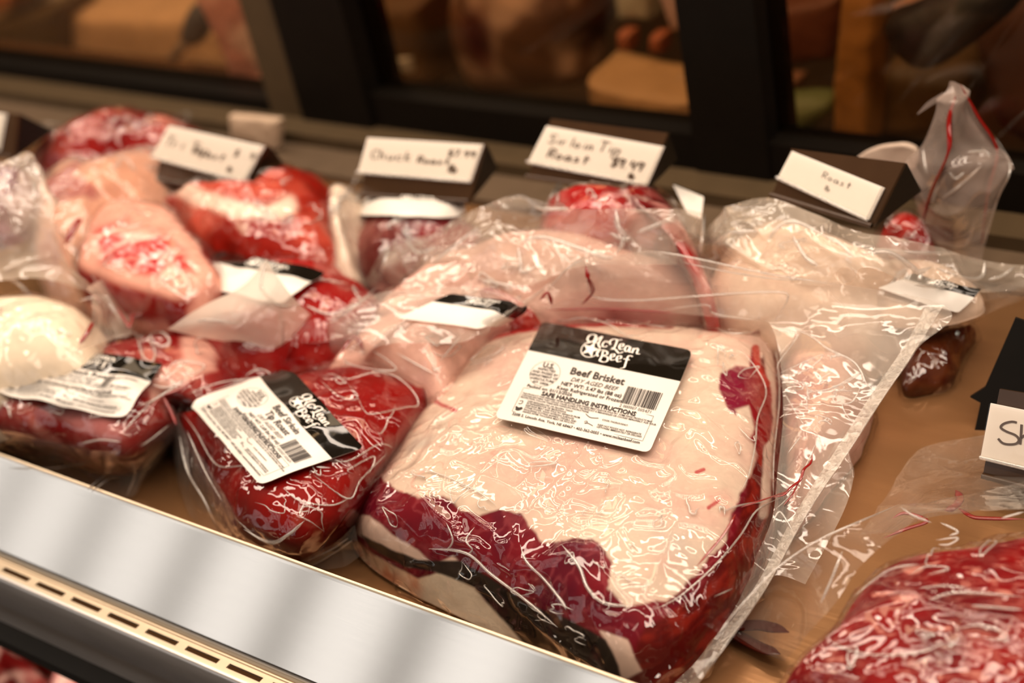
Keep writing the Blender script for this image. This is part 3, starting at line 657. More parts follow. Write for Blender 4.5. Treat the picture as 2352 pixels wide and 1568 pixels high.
seal = Soup().grid(patch([[(2125, 705, .0615), (2080, 790, .053), (1995, 915, .045), (1912, 1045, .037), (1825, 1180, .029), (1735, 1345, .021), (1632, 1490, .014)], [(2166, 702, .0635), (2104, 801, .0535), (2021, 923, .0455), (1939, 1051, .0375), (1849, 1186, .0295), (1761, 1346, .0215), (1659, 1491, .0145)]], 6, 90, 0.0001)).build('heat_seal', FS, bk)
for ln, r in (([(1345, 610, .0915), (1352, 640, .085), (1362, 668, .074), (1350, 685, .068), (1335, 700, .062)], .0024), ([(1240, 690, .068), (1258, 672, .072), (1268, 700, .064)], .0022), ([(1960, 1040), (1990, 1000)], .0001), ([(1866, 1040, .0385), (1862, 1062, .037), (1846, 1078, .0375), (1838, 1102, .036), (1818, 1118, .036), (1800, 1136, .0355), (1776, 1142, .036)], .0013), ([(1838, 1100, .036), (1820, 1135, .034), (1800, 1160, .032)], .0008), ([(1700, 1165, .058), (1760, 1145, .056), (1830, 1120, .04)], .0008), ([(1690, 1180, .0585), (1660, 1230, .057), (1600, 1300, .0565)], .0012), ([(1545, 718, .0575), (1400, 709, .058), (1260, 711, .058)], .0016)):
    Soup().tube([P(p[0], p[1], p[2] if len(p) > 2 else .02) for p in ln], r * .6, 8, True, flat=.5).build('blood_streak', BLOOD, bk)
make_label(bk, bvh, [(1247, 748), (1592, 815), (1492, 1049), (1140, 967)], ['Beef Brisket'], '5.47 lbs (88 oz)', '01/13/2026', smooth=10, lift=.0022)

# ---- generic pack
def meatpack(name, label, cat, top, zt, zb=.002, foot=None, n=3.0, paint=None, dome=.008, nth=300, nr=80, amp=.003, asc=30, seed=1, axis=2, fm=FT, film=True, nloops=10, lr=.0008, lsz=(12, 34), flare=0., crs=None, blood=None, looseg=None, loosem=FM, lab=None, off=.0016, ridge=.002, **k):
    c = np.mean([p[:2] for p in top], 0); U = P if axis == 2 else PY
    t = thing(name, label, cat, U(c[0], c[1], zb))
    s = Slab(top, zt, zb, n=n, foot=foot, dome=dome, nth=nth, nr=nr, amp=amp, asc=asc, seed=seed, axis=axis, flare=flare, **k)
    s.body('meat', t, paint or marbled())
    G = s.film_grid(off, ridge, 20, seed + 50, max(160, nth // 2), max(50, nr - 10)); f = Soup().grid(G, True); b = f.bvh()
    lb = None
    if film: f.build('tight_film', fm, t)
    cz = Soup()
    if nloops: loops(cz, b, [p[:2] for p in top], nloops, seed + 3, lr, lsz[0], lsz[1])
    if looseg:
        lo = Soup()
        for g in looseg: lo.grid(g)
        lo.build('loose_bag', loosem, t); lb = lo.bvh()
    if crs:
        for which, lines, r in crs: creases(cz, lb if which == 'L' else b, lines, r, zt, k=1.5 if c[1] < 720 else 1.0)
    if cz.V: cz.build('film_glint_creases', FCR, t)['kind'] = 'stuff'
    if blood:
        for ln, r in blood: Soup().tube([P(*p) for p in ln], r * .7, 8, True, flat=.6 if r < .0045 else .2).build('blood_streak', BLOOD if r < .0045 else DBLOOD, t)
    if lab:
        for d in (lab if isinstance(lab, list) else [lab]):
            d = dict(d); make_label(t, (lb if d.pop('on', 'T') == 'L' else b), d.pop('quad'), **d)
    return t, s, b

# ---- 2 sirloin tip
def sir_paint(V, q, n):
    base = marbled((.22, .003, .002), (.42, .08, .05), .04, 38, 12, (.12, .004, .003))(V, q, n)
    side = sstep(6, -6, sd(q, [(380, 940), (430, 1000), (470, 1070), (520, 1140), (545, 1210), (560, 1280), (380, 1200)]) + 8 * fbm(V, 60, 3, 3))
    base = mixc(base, mixc(C3(len(V), (.16, .05, .07)), C3(len(V), (.38, .22, .20)), sstep(-.1, .5, fbm(V, 120, 3, 4))), side)
    return base
S_TOP = [(402, 935), (440, 905), (520, 868), (620, 835), (740, 812), (830, 800), (880, 808), (960, 848), (1000, 880), (980, 940), (935, 1000), (890, 1050), (840, 1110), (800, 1165), (740, 1210), (680, 1232), (610, 1220), (555, 1190), (515, 1130), (470, 1060), (425, 990)]
S_FOOT = [(395, 960), None, None, None, None, None, None, None, (1010, 890), (990, 960), (950, 1030), (900, 1080), (860, 1140), (815, 1210), (760, 1260), (690, 1298), (600, 1258), (540, 1228), (500, 1180), (455, 1110), (412, 1030)]
s1 = [[(400, 930, .046), (425, 990, .044), (470, 1065, .044), (515, 1140, .040), (560, 1205, .034)], [(388, 925, .04), (404, 1000, .03), (440, 1100, .024), (480, 1165, .018), (535, 1225, .012)], [(382, 920, .034), (396, 1030, .018), (418, 1120, .008), (445, 1190, .003), (525, 1245, .002)]]
s2 = [[(690, 1285, .012), (760, 1250, .02), (815, 1205, .03)], [(705, 1305, .004), (770, 1275, .010), (822, 1240, .02)], [(720, 1310, .002), (790, 1300, .004), (835, 1270, .01)]]
meatpack('packaged_sirloin_tip', 'deep red sirloin tip roast in film, label turned sideways, left of the brisket', 'meat', S_TOP, .050, foot=S_FOOT, n=4.2, paint=sir_paint, nth=600, nr=150, amp=.0030, asc=22, seed=31, nloops=9, lr=.00065, lsz=(12, 40), ridge=.0026,
    looseg=[patch(s1, 40, 70, .001, 30, 5), patch(s2, 30, 50, .001, 30, 6)], loosem=FC,
    crs=[('T', [[(480, 900), (540, 880), (560, 872), (620, 862), (600, 848), (575, 855), (560, 870)], [(740, 870), (760, 858), (800, 870), (860, 855), (910, 865), (950, 900), (960, 930), (930, 935), (860, 950), (835, 940), (810, 880)], [(735, 872), (780, 910), (820, 915), (800, 880)], [(420, 950), (450, 990), (495, 1065), (550, 1070), (590, 1065)],
                [(700, 1040), (790, 1060), (870, 1020), (905, 1030)], [(650, 1120), (690, 1150), (760, 1160), (800, 1145)], [(540, 1190), (600, 1240), (640, 1245), (690, 1200)], (.0012, [(560, 1215), (620, 1245), (665, 1225), (700, 1195)]), [(720, 1090), (800, 1145), (830, 1100), (890, 1040)], [(430, 905), (500, 880), (560, 870)],
                [(790, 815), (850, 805), (910, 845), (870, 850), (800, 835), (790, 815)]], .0007),
         ('L', [(.0011, [(412, 1000), (430, 1080), (470, 1150), (495, 1205)]), [(430, 990), (470, 1080), (510, 1150)], [(715, 1300), (770, 1268), (810, 1240)], [(700, 1290), (760, 1262), (800, 1235)]], .0007)],
    blood=[([(785, 810, .054), (808, 776, .058), (822, 778, .058), (835, 806, .054)], .0022), ([(375, 910, .05), (390, 940, .046), (405, 975, .044)], .0014)],
    lab=dict(quad=[(668, 851), (833, 1034), (604, 1120), (440, 929)], lines=['Beef Sirloin', 'Tip Roast'], wt='2.69 lbs (43 oz)', smooth=6, lift=.0024, wave=.001, header=.95))

# ---- 3 left roast
def left_paint(V, q, n):
    base = marbled((.25, .006, .005), (.55, .18, .14), .25, 26, 5, (.15, .004, .006), (1, 1, 1))(V, q, n)
    m = sstep(12, -12, sd(q, [(415, 760), (480, 765), (500, 850), (440, 880), (370, 900), (330, 960), (360, 870), (420, 820)]) + 16 * fbm(V, 40, 3, 3))
    base = mixc(base, C3(len(V), (.80, .46, .38)), m * .85)
    m2 = sstep(10, -10, sd(q, [(60, 935), (180, 920), (290, 965), (330, 985), (240, 1010), (150, 960)]) + 14 * fbm(V, 50, 3, 4))
    return mixc(base, C3(len(V), (.62, .25, .24)), m2 * .6)
L_TOP = [(-220, 880), (-100, 820), (0, 800), (110, 785), (230, 765), (350, 742), (440, 738), (505, 755), (528, 815), (515, 860), (450, 885), (405, 915), (398, 965), (345, 1005), (290, 1035), (220, 1025), (120, 1000), (0, 985), (-120, 960)]
L_FOOT = [None, None, None, None, None, None, None, None, None, None, None, (420, 940), (405, 1000), (360, 1050), (300, 1085), (220, 1078), (120, 1050), (0, 1025), (-120, 1000)]
l1 = [[(-60, 985, .046), (60, 1000, .045), (160, 1015, .044), (260, 1035, .042), (340, 1005, .04), (395, 960, .04), (420, 900, .042)], [(-60, 1010, .02), (60, 1045, .018), (170, 1075, .014), (280, 1085, .016), (350, 1045, .022), (400, 1000, .026), (425, 930, .03)], [(-60, 1020, .004), (60, 1070, .003), (180, 1110, .002), (292, 1143, .001), (330, 1100, .006), (375, 1050, .010), (400, 1000, .016)]]
meatpack('packaged_roast', 'red roast in crinkled film at the left with a washed out glaring label', 'meat', L_TOP, .054, .004, foot=L_FOOT, n=3.2, paint=left_paint, nth=500, nr=120, amp=.0035, asc=24, seed=61, nloops=8, lr=.0009, lsz=(14, 40), ridge=.003,
    looseg=[patch(l1, 50, 120, .0015, 28, 8)], loosem=FC,
    crs=[('T', [(.0013, [(345, 762), (375, 765), (390, 785), (370, 795), (350, 780), (345, 762)]), (.0013, [(275, 765), (310, 765), (320, 790), (330, 820), (350, 830), (355, 800), (330, 770)]), (.0012, [(230, 790), (260, 775), (300, 770)]), (.0012, [(140, 795), (165, 800), (185, 795)]), (.001, [(385, 830), (430, 830), (470, 840), (440, 860), (400, 850)]),
                (.001, [(330, 875), (380, 890), (420, 875), (350, 920), (310, 935)]), [(380, 920), (400, 950), (420, 960)], (.001, [(200, 960), (240, 955), (300, 960)]), (.001, [(0, 920), (15, 930), (25, 960)]), [(180, 1020), (230, 1010), (280, 1015)], [(280, 995), (330, 940), (370, 905)]], .0009),
         ('L', [[(20, 1075), (120, 1075), (200, 1062)], [(200, 1125), (230, 1100), (270, 1070)], [(210, 1130), (250, 1100), (280, 1090)], [(290, 1140), (310, 1090), (300, 1060)], [(270, 1050), (330, 1020), (390, 975)]], .0008)],
    blood=[([(375, 908, .058), (420, 890, .057), (450, 872, .056)], .0016), ([(285, 998, .05), (330, 955, .054), (372, 908, .057)], .0009)],
    lab=dict(quad=[(92, 800), (378, 838), (288, 965), (-14, 905)], lines=['Beef Chuck Roast'], wt='3.02 lbs (48 oz)', smooth=4, lift=.0028, wave=.004, header=1.08))

# ---- packs in the second row
meatpack('packaged_fat_cap_roast', 'smooth cream coloured fat covered roast under a milky bag at the far left', 'meat', [(-220, 700), (-100, 668), (0, 662), (90, 660), (170, 668), (205, 700), (208, 745), (180, 800), (80, 822), (0, 830), (-150, 850)], .082, .03, n=3, paint=fatty((.86, .72, .56), (.84, .60, .42), .12), seed=71, nloops=3, lr=.0012,
    looseg=[patch([[(-120, 400, .15), (0, 372, .15), (72, 352, .15), (100, 440, .135)], [(-120, 500, .13), (0, 490, .13), (85, 480, .13), (150, 545, .115)], [(-120, 600, .105), (0, 600, .105), (120, 600, .10), (230, 660, .075)], [(-120, 655, .098), (0, 650, .095), (110, 650, .092), (270, 690, .06)]], 80, 80, .004, 16, 9),
            patch([[(200, 660, .09), (240, 640, .08), (290, 640, .07)], [(210, 730, .088), (260, 710, .07), (315, 700, .06)], [(170, 810, .08), (230, 790, .07), (300, 770, .055)]], 30, 40, .002, 20, 10)], loosem=FH,
    crs=[('L', [(.0016, [(72, 352), (78, 420), (80, 480)]), (.0016, [(0, 630), (40, 650), (70, 680), (80, 700)]), (.001, [(85, 480), (150, 545), (230, 660)]), (.001, [(180, 690), (240, 680), (255, 700), (285, 750)])], .001)],
    blood=[([(182, 790, .088), (200, 765, .089), (214, 738, .089)], .0022), ([(265, 700, .07), (290, 740, .066), (300, 745, .066), (318, 660, .068)], .0012), ([(292, 728, .066), (330, 720, .066), (362, 712, .066)], .0016), ([(322, 650, .07), (345, 680, .068), (362, 712, .066)], .001)])
meatpack('packaged_chuck', 'red roast in the middle with a creased label half under a pale film flap', 'meat', [(352, 650), (420, 605), (520, 578), (640, 562), (760, 560), (800, 575), (850, 620), (882, 655), (850, 700), (770, 740), (660, 765), (560, 790), (480, 780), (430, 740), (370, 720)], .062, .002, n=2.8,
    paint=lambda V, q, n: mixc(marbled((.30, .004, .003), (.58, .18, .14), .12, 30, 14)(V, q, n), C3(len(V), (.85, .55, .42)), sstep(9, -6, ld(q, [(340, 665), (420, 612), (520, 585), (650, 575)]) - 11)), seed=81, nloops=7, lr=.0009, amp=.004,
    looseg=[patch([[(385, 755, .068), (470, 700, .082), (560, 655, .092), (612, 594, .104)], [(450, 770, .062), (540, 745, .074), (610, 700, .084), (645, 645, .094)], [(560, 800, .045), (610, 800, .05), (650, 770, .058), (690, 700, .074)], [(600, 860, .03), (640, 880, .02), (700, 840, .02), (760, 760, .03)]], 60, 60, .001, 16, 12)], loosem=FX,
    blood=[([(610, 700, .068), (618, 680, .070), (622, 664, .071), (626, 690, .068)], .0022), ([(650, 860, .03), (668, 800, .05), (680, 750, .055)], .0013), ([(690, 790, .05), (800, 770, .05), (870, 700, .055)], .001)],
    crs=[('L', [[(612, 596), (600, 660), (640, 700), (690, 700)], [(385, 755), (470, 735), (560, 745)], [(630, 850), (650, 780), (640, 700)]], .0008), ('T', [[(650, 650), (720, 640), (790, 650)], [(700, 700), (760, 720), (830, 690)]], .0008)],
    lab=dict(quad=[(512, 585), (748, 632), (655, 705), (420, 656)], lift=.0028, smooth=6, wave=.003, z=.06, header=1.0))
meatpack('packaged_pale_roast', 'pale pink roast in a loose shiny bag with white label behind the sirloin tip', 'meat', [(720, 820), (770, 755), (850, 705), (930, 672), (1010, 678), (1150, 690), (1235, 700), (1230, 725), (1120, 745), (1060, 800), (1010, 880), (940, 850), (850, 805), (780, 830)], .052, .002, n=2.8,
    paint=lambda V, q, n: mixc(fatty((.78, .46, .38), (.60, .20, .17), .3, 22, 6)(V, q, n), C3(len(V), (.45, .03, .03)), sstep(10, -10, sd(q, [(1000, 655), (1240, 655), (1240, 690), (1000, 690)]))), seed=91, nloops=8, lr=.0008,
    looseg=[patch([[(705, 820, .02), (750, 740, .055), (860, 680, .068), (1020, 668, .07), (1200, 690, .068)], [(740, 830, .03), (800, 770, .06), (900, 720, .07), (1040, 710, .072), (1170, 725, .07)], [(800, 850, .03), (860, 800, .058), (960, 790, .062), (1060, 790, .064), (1110, 760, .066)]], 60, 80, .0025, 20, 15)], loosem=FM,
    crs=[('L', [(.0012, [(760, 740), (820, 700), (865, 660)]), (.0014, [(850, 790), (920, 745), (960, 725)]), [(910, 810), (1000, 860)], (.0012, [(990, 830), (1000, 850), (1015, 840)]), [(930, 805), (990, 800), (1010, 830)], [(1010, 830), (1060, 770)]], .0009)],
    lab=dict(quad=[(1040, 682), (1210, 706), (1110, 760), (915, 735)], lift=.0022, smooth=6, on='L', z=.06, header=1.1))
meatpack('packaged_marbled_roast', 'red marbled roast peeking out behind the pale pink roast label', 'meat', [(965, 668), (1020, 652), (1100, 648), (1180, 655), (1225, 670), (1240, 690), (1200, 712), (1100, 700), (1000, 690)], .058, .03, n=3, paint=marbled((.42, .015, .010), (.70, .30, .25), .35, 60, 24), seed=93, nloops=2)
meatpack('marbled_steak', 'round pink heavily marbled steak tilted toward the front in the left half', 'meat', [(165, 565), (200, 490), (235, 455), (290, 448), (360, 455), (415, 490), (460, 555), (487, 605), (450, 645), (390, 665), (330, 660), (250, 640), (170, 605)], .085, .045, n=5,
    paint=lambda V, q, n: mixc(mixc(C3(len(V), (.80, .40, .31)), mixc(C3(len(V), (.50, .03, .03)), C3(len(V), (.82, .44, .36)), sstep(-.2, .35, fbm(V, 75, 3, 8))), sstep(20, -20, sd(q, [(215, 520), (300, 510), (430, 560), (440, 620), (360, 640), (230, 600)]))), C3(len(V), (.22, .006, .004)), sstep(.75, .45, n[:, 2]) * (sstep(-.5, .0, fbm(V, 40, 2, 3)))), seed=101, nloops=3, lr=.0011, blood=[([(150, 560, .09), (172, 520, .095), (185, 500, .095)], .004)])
meatpack('bone_in_roast', 'curved red roast with pale fat and bone under the tri tip price tag', 'meat', [(345, 412), (400, 410), (450, 420), (540, 445), (610, 440), (640, 400), (650, 360), (700, 345), (748, 372), (758, 420), (742, 470), (745, 510), (700, 535), (640, 545), (560, 540), (480, 505), (420, 460)], .085, .03, n=2.6,
    paint=lambda V, q, n: mixc(mixc(C3(len(V), (.26, .008, .003)), C3(len(V), (.50, .07, .04)), sstep(-.1, .5, fbm(V, 28, 3, 7))), C3(len(V), (.86, .62, .50)), np.maximum(sstep(14, -8, ld(q, [(370, 415), (450, 450), (540, 480), (620, 490), (660, 470)]) - 18 + 10 * fbm(V, 40, 3, 2)), sstep(.35, .6, fbm(V, 35, 3, 9)))), seed=111, nloops=5, lr=.0011, amp=.006)
meatpack('long_roast', 'long dark red roast lying at the back left against the rear ledge', 'meat', [(30, 325), (60, 300), (150, 262), (250, 235), (350, 232), (440, 246), (480, 275), (470, 305), (370, 315), (250, 330), (120, 345)], .085, .03, n=2.4, paint=marbled((.28, .008, .006), (.62, .24, .18), .25, 20, 33), seed=121, nloops=6, lr=.0011, amp=.006)
meatpack('pink_roast', 'pink roast in film between the long dark roast and the round steak', 'meat', [(40, 440), (70, 370), (110, 345), (200, 345), (290, 320), (370, 300), (400, 330), (370, 400), (340, 440), (250, 460), (215, 500), (170, 560), (110, 560), (60, 510)], .088, .03, n=2.6,
    paint=lambda V, q, n: mixc(mixc(C3(len(V), (.60, .26, .15)), C3(len(V), (.74, .46, .30)), sstep(-.2, .5, fbm(V, 16, 3, 2))), C3(len(V), (.32, .02, .008)), sstep(.1, .4, fbm(V, 30, 3, 6))), seed=131, nloops=5, lr=.0011, amp=.004, fm=FM)
meatpack('purple_cut', 'small purple red cut in film at the left edge above the milky bag', 'meat', [(-60, 400), (0, 375), (50, 372), (66, 400), (40, 435), (0, 455), (-60, 460)], .105, .07, n=2.4, paint=marbled((.12, .008, .05), (.40, .16, .24), .2, 30, 9), seed=135, nloops=2, lr=.001)
meatpack('packaged_chuck_roast', 'red roast with white sticker in front of the chuck roast price tag', 'meat', [(792, 545), (800, 495), (838, 458), (920, 452), (1010, 452), (1080, 462), (1075, 500), (1020, 540), (930, 560), (850, 580)], .062, .004, n=2.8, paint=marbled((.32, .008, .012), (.70, .28, .24), .28, 28, 19), seed=141, nloops=5, lr=.001,
    lab=dict(quad=[(848, 456), (1078, 462), (1050, 505), (822, 500)], lift=.0025, smooth=4, z=.06, header=.5))
meatpack('small_fatty_cut', 'small crumpled pale wrapped piece between the bone in roast and the chuck roast', 'meat', [(745, 420), (780, 395), (815, 410), (835, 450), (800, 490), (785, 560), (740, 555), (735, 500)], .075, .004, n=2.4, paint=fatty((.80, .64, .50), (.72, .48, .36), .2), seed=143, nloops=6, lr=.0012, fm=FM, amp=.006)
meatpack('large_bagged_roast', 'large pale roast in a loose milky bag in the middle behind the brisket', 'meat', [(830, 650), (900, 590), (1010, 545), (1110, 510), (1250, 500), (1420, 500), (1560, 505), (1600, 525), (1590, 600), (1480, 620), (1340, 625), (1220, 665), (1030, 668), (900, 675)], .070, .002, n=3, paint=fatty((.66, .40, .33), (.46, .16, .16), .4, 14, 22), seed=151, nth=400, nloops=5, lr=.0009,
    looseg=[patch([[(795, 640, .02), (870, 565, .055), (1000, 530, .07), (1110, 475, .098), (1195, 452, .108), (1310, 478, .106), (1450, 478, .106), (1560, 480, .104), (1618, 490, .09)], [(800, 662, .02), (890, 610, .06), (1010, 575, .075), (1120, 545, .088), (1220, 540, .09), (1330, 540, .092), (1450, 540, .092), (1550, 545, .09), (1610, 560, .07)], [(850, 684, .02), (930, 668, .045), (1030, 660, .06), (1120, 655, .064), (1215, 655, .068), (1330, 612, .078), (1450, 608, .078), (1550, 608, .076), (1600, 612, .05)]], 90, 200, .0035, 15, 23)], loosem=FH,
    crs=[('L', [(.0012, [(1110, 475), (1195, 452), (1240, 478), (1310, 478)]), (.0013, [(1190, 560), (1230, 545), (1270, 550), (1330, 570), (1390, 590), (1410, 590)]), (.0013, [(1190, 565), (1195, 600), (1200, 625), (1235, 610)]), (.0016, [(1415, 480), (1420, 520), (1435, 545), (1415, 585)]), (.0013, [(1400, 535), (1435, 550), (1450, 545)]), (.0013, [(1460, 535), (1500, 520), (1550, 498)]), (.001, [(1090, 640), (1140, 650), (1190, 660)]), (.0012, [(870, 640), (885, 600), (890, 570), (870, 590)]), (.001, [(930, 545), (960, 580), (1010, 565)]), (.001, [(930, 660), (1000, 600), (1100, 520)]), (.0009, [(1618, 490), (1612, 550), (1600, 612)])], .001)])
meatpack('sirloin_tip_cut', 'bright red marbled cut below the sirloin tip price tag', 'meat', [(1232, 440), (1236, 415), (1300, 412), (1400, 425), (1480, 430), (1500, 410), (1530, 412), (1580, 480), (1620, 580), (1590, 580), (1560, 520), (1400, 520), (1240, 500)], .088, .02, n=3, paint=marbled((.38, .006, .006), (.78, .34, .30), .26, 24, 29), seed=161, nloops=4, lr=.0011,
    lab=dict(quad=[(1545, 430), (1618, 460), (1612, 512), (1580, 500)], lift=.0025, smooth=2, z=.07, header=.05))
meatpack('bagged_fatty_roast', 'pale fatty roast in a crinkled milky bag below the rightmost rear tag', 'meat', [(1612, 610), (1625, 535), (1680, 480), (1760, 462), (1850, 490), (1950, 520), (2050, 560), (2100, 590), (2000, 620), (1960, 650), (1850, 655), (1700, 645)], .070, .002, n=2.6, paint=fatty((.82, .62, .48), (.74, .42, .32), .3, 18, 41), seed=171, nth=360, nloops=5, lr=.001,
    looseg=[patch([[(1596, 600, .03), (1620, 520, .07), (1680, 468, .09), (1765, 450, .10), (1870, 482, .096), (1980, 528, .088), (2110, 560, .076), (2230, 590, .06), (2352, 622, .04)], [(1610, 625, .03), (1650, 570, .08), (1720, 535, .085), (1800, 530, .09), (1890, 560, .088), (1990, 585, .082), (2110, 610, .07), (2220, 630, .055), (2352, 645, .038)], [(1680, 645, .02), (1740, 645, .055), (1800, 648, .064), (1880, 655, .066), (1950, 650, .068), (1985, 612, .078), (2100, 650, .064), (2235, 672, .048), (2340, 665, .034)]], 80, 200, .0032, 16, 43)], loosem=FH,
    crs=[('L', [(.0012, [(1640, 560), (1680, 535), (1740, 530)]), (.0012, [(1760, 560), (1790, 520), (1830, 510), (1900, 545)]), (.0013, [(1820, 540), (1850, 590), (1880, 610)]), (.0012, [(1890, 540), (1930, 560), (1960, 590)]), (.0014, [(1975, 585), (2040, 580), (2090, 610), (2110, 625), (2140, 612)]), (.0014, [(2115, 628), (2112, 645)]), (.001, [(1990, 570), (2100, 580), (2200, 582)]), (.0012, [(2150, 615), (2220, 640), (2255, 635), (2262, 600)]), (.001, [(2270, 642), (2300, 635), (2330, 612)]), (.001, [(2100, 655), (2180, 660), (2240, 668)])], .001)])
meatpack('packaged_loin', 'pale loin in film sleeve with label, in front of the upright bag', 'meat', [(1975, 600), (2060, 590), (2150, 600), (2230, 630), (2240, 665), (2150, 690), (2040, 690), (1990, 660)], .050, .034, n=2.6, paint=fatty((.80, .60, .46), (.62, .25, .18), .35, 20, 44), seed=181, nloops=3, lr=.0009,
    looseg=[patch([[(1930, 650, .052), (2000, 630, .056), (2110, 640, .056), (2240, 665, .046), (2360, 640, .034)], [(1950, 700, .044), (2030, 690, .048), (2120, 700, .046), (2220, 700, .038), (2360, 660, .03)], [(1990, 790, .02), (2060, 790, .022), (2150, 770, .02), (2250, 730, .02), (2360, 680, .02)]], 50, 90, .0012, 18, 45)], loosem=FM,
    lab=dict(quad=[(2098, 634), (2250, 672), (2195, 718), (2020, 668)], lift=.003, smooth=4, z=.055, header=1.0))
meatpack('packaged_bottom_roast', 'pinkish cut mostly hidden under the right flap of the brisket bag', 'meat', [(1795, 780), (1870, 770), (1950, 800), (1985, 860), (1960, 950), (1900, 1030), (1850, 1090), (1805, 1090)], .026, .001, n=2.6, paint=fatty((.62, .36, .28), (.42, .13, .12), .35, 30, 52), seed=191, nloops=4, lr=.0006)
meatpack('shelf_reflection_cut', 'flat dark cut added for a brown reflection on the shelf right of the brisket bag', 'meat', [(2080, 800), (2130, 770), (2190, 740), (2235, 745), (2200, 800), (2180, 850), (2130, 865), (2080, 865)], .012, .001, n=4, paint=marbled((.07, .01, .003), (.22, .07, .015), .3, 40, 62, (.03, .006, .003)), seed=195, nloops=0)  # flat dark body standing in for a brown reflection on the deck
meatpack('round_roast', 'bright red grainy roast below the dark tag beside the upright bag', 'meat', [(2010, 520), (2040, 485), (2085, 478), (2130, 500), (2150, 545), (2120, 575), (2060, 565)], .034, .004, n=2.4, paint=marbled((.36, .008, .005), (.70, .24, .18), .2, 50, 64), seed=197, nloops=2, lr=.001)
# upright empty bag
ub = thing('upright_bag', 'empty clear bag standing upright at the right against the dark door frame', 'bag', PY(2180, 580, .752))
g = patch([[(2186, 190, .735), (2197, 186, .74), (2212, 196, .745)], [(2150, 240, .735), (2195, 262, .725), (2245, 270, .745)], [(2112, 330, .735), (2185, 350, .72), (2285, 330, .745)], [(2070, 375, .74), (2180, 400, .715), (2320, 372, .745)], [(2092, 440, .742), (2180, 470, .72), (2290, 460, .745)], [(2120, 520, .748), (2190, 540, .73), (2265, 540, .748)], [(2135, 560, .75), (2195, 578, .74), (2248, 590, .75)]], 90, 60, .0035, 20, 71, U=PY)
lo = Soup().grid(g); lo.grid(patch([[(2168, 212, .735), (2130, 235, .733), (2106, 262, .732)], [(2160, 232, .735), (2135, 246, .733), (2107, 264, .732)]], 8, 20, .0004, U=PY)); bb = lo.bvh()
lo.build('bag_film', FP, ub)
cz = Soup(); creases(cz, bb, [(.0014, [(2220, 350), (2260, 348), (2275, 360)]), (.0013, [(2175, 400), (2150, 440), (2140, 470)]), (.0013, [(2165, 455), (2200, 430), (2255, 380)]), (.0013, [(2180, 395), (2195, 410), (2215, 395)]), (.0012, [(2120, 340), (2125, 380), (2130, 400)]), (.0012, [(2240, 500), (2230, 540), (2215, 570)]), (.0009, [(2186, 190), (2245, 270), (2318, 372), (2290, 460), (2248, 590)])], .001); cz.build('film_glint_creases', FCR, ub)['kind'] = 'stuff'
Soup().tube([PY(*p) for p in [(2205, 192, .74), (2245, 265, .742), (2290, 345, .744), (2270, 440, .742), (2255, 560, .744)]], .0014, 8, True, flat=.6).build('blood_streak', BLOOD, ub); Soup().tube([PY(*p) for p in [(2195, 220, .73), (2180, 275, .724), (2178, 350, .716), (2140, 440, .72), (2118, 520, .74)]], .0014, 8, True, flat=.6).build('blood_streak', BLOOD, ub)
# ---- right steak pack
def steak_paint(V, q, n):
    W = V.copy(); c, s_ = math.cos(.45), math.sin(.45); x = W[:, 0] * c + W[:, 1] * s_; y = -W[:, 0] * s_ + W[:, 1] * c
    S = np.stack([x * .55, y * 1.6, W[:, 2]], 1); S = S + .006 * np.stack([fbm(V, 60, 2, 1), fbm(V, 60, 2, 2), 0 * x], 1)
    a = fbm(S, 230, 4, 3); b = np.clip(1 - np.abs(fbm(S, 170, 3, 9)) * 6, 0, 1)
    base = mixc(C3(len(V), (.25, .006, .006)), C3(len(V), (.13, .005, .007)), sstep(-.2, .4, fbm(V, 30, 3, 6)))
    return mixc(base, C3(len(V), (.60, .24, .19)), np.clip(np.maximum(sstep(.22, .55, a) * .75, b * .3 * sstep(-.3, .3, fbm(V, 25, 2, 13))), 0, 1))
R_TOP = [(1800, 1505), (1835, 1465), (1890, 1430), (1925, 1370), (1965, 1320), (2020, 1270), (2110, 1235), (2230, 1215), (2352, 1195), (2480, 1190), (2600, 1300), (2600, 1560), (2400, 1680), (2150, 1690), (1950, 1600), (1850, 1560)]
flS = [[(1800, 1520, .01), (1850, 1455, .03), (1915, 1385, .045), (1975, 1300, .052), (2060, 1225, .054), (2140, 1175, .05), (2352, 1165, .05)], [(1740, 1490, .008), (1790, 1410, .02), (1850, 1340, .04), (1920, 1270, .055), (2000, 1205, .056), (2070, 1165, .05), (2300, 1120, .03)], [(1660, 1440, .004), (1720, 1370, .016), (1790, 1300, .04), (1880, 1240, .056), (1980, 1195, .058), (2065, 1158, .05), (2140, 1170, .03)]]
flW = [[(1975, 1230, .006), (2030, 1150, .006), (2090, 1060, .007), (2150, 1020, .008), (2360, 985, .008)], [(2040, 1225, .016), (2090, 1170, .014), (2150, 1120, .014), (2220, 1100, .014), (2360, 1080, .014)], [(2060, 1225, .035), (2130, 1190, .04), (2200, 1180, .04), (2280, 1175, .04), (2360, 1170, .04)]]
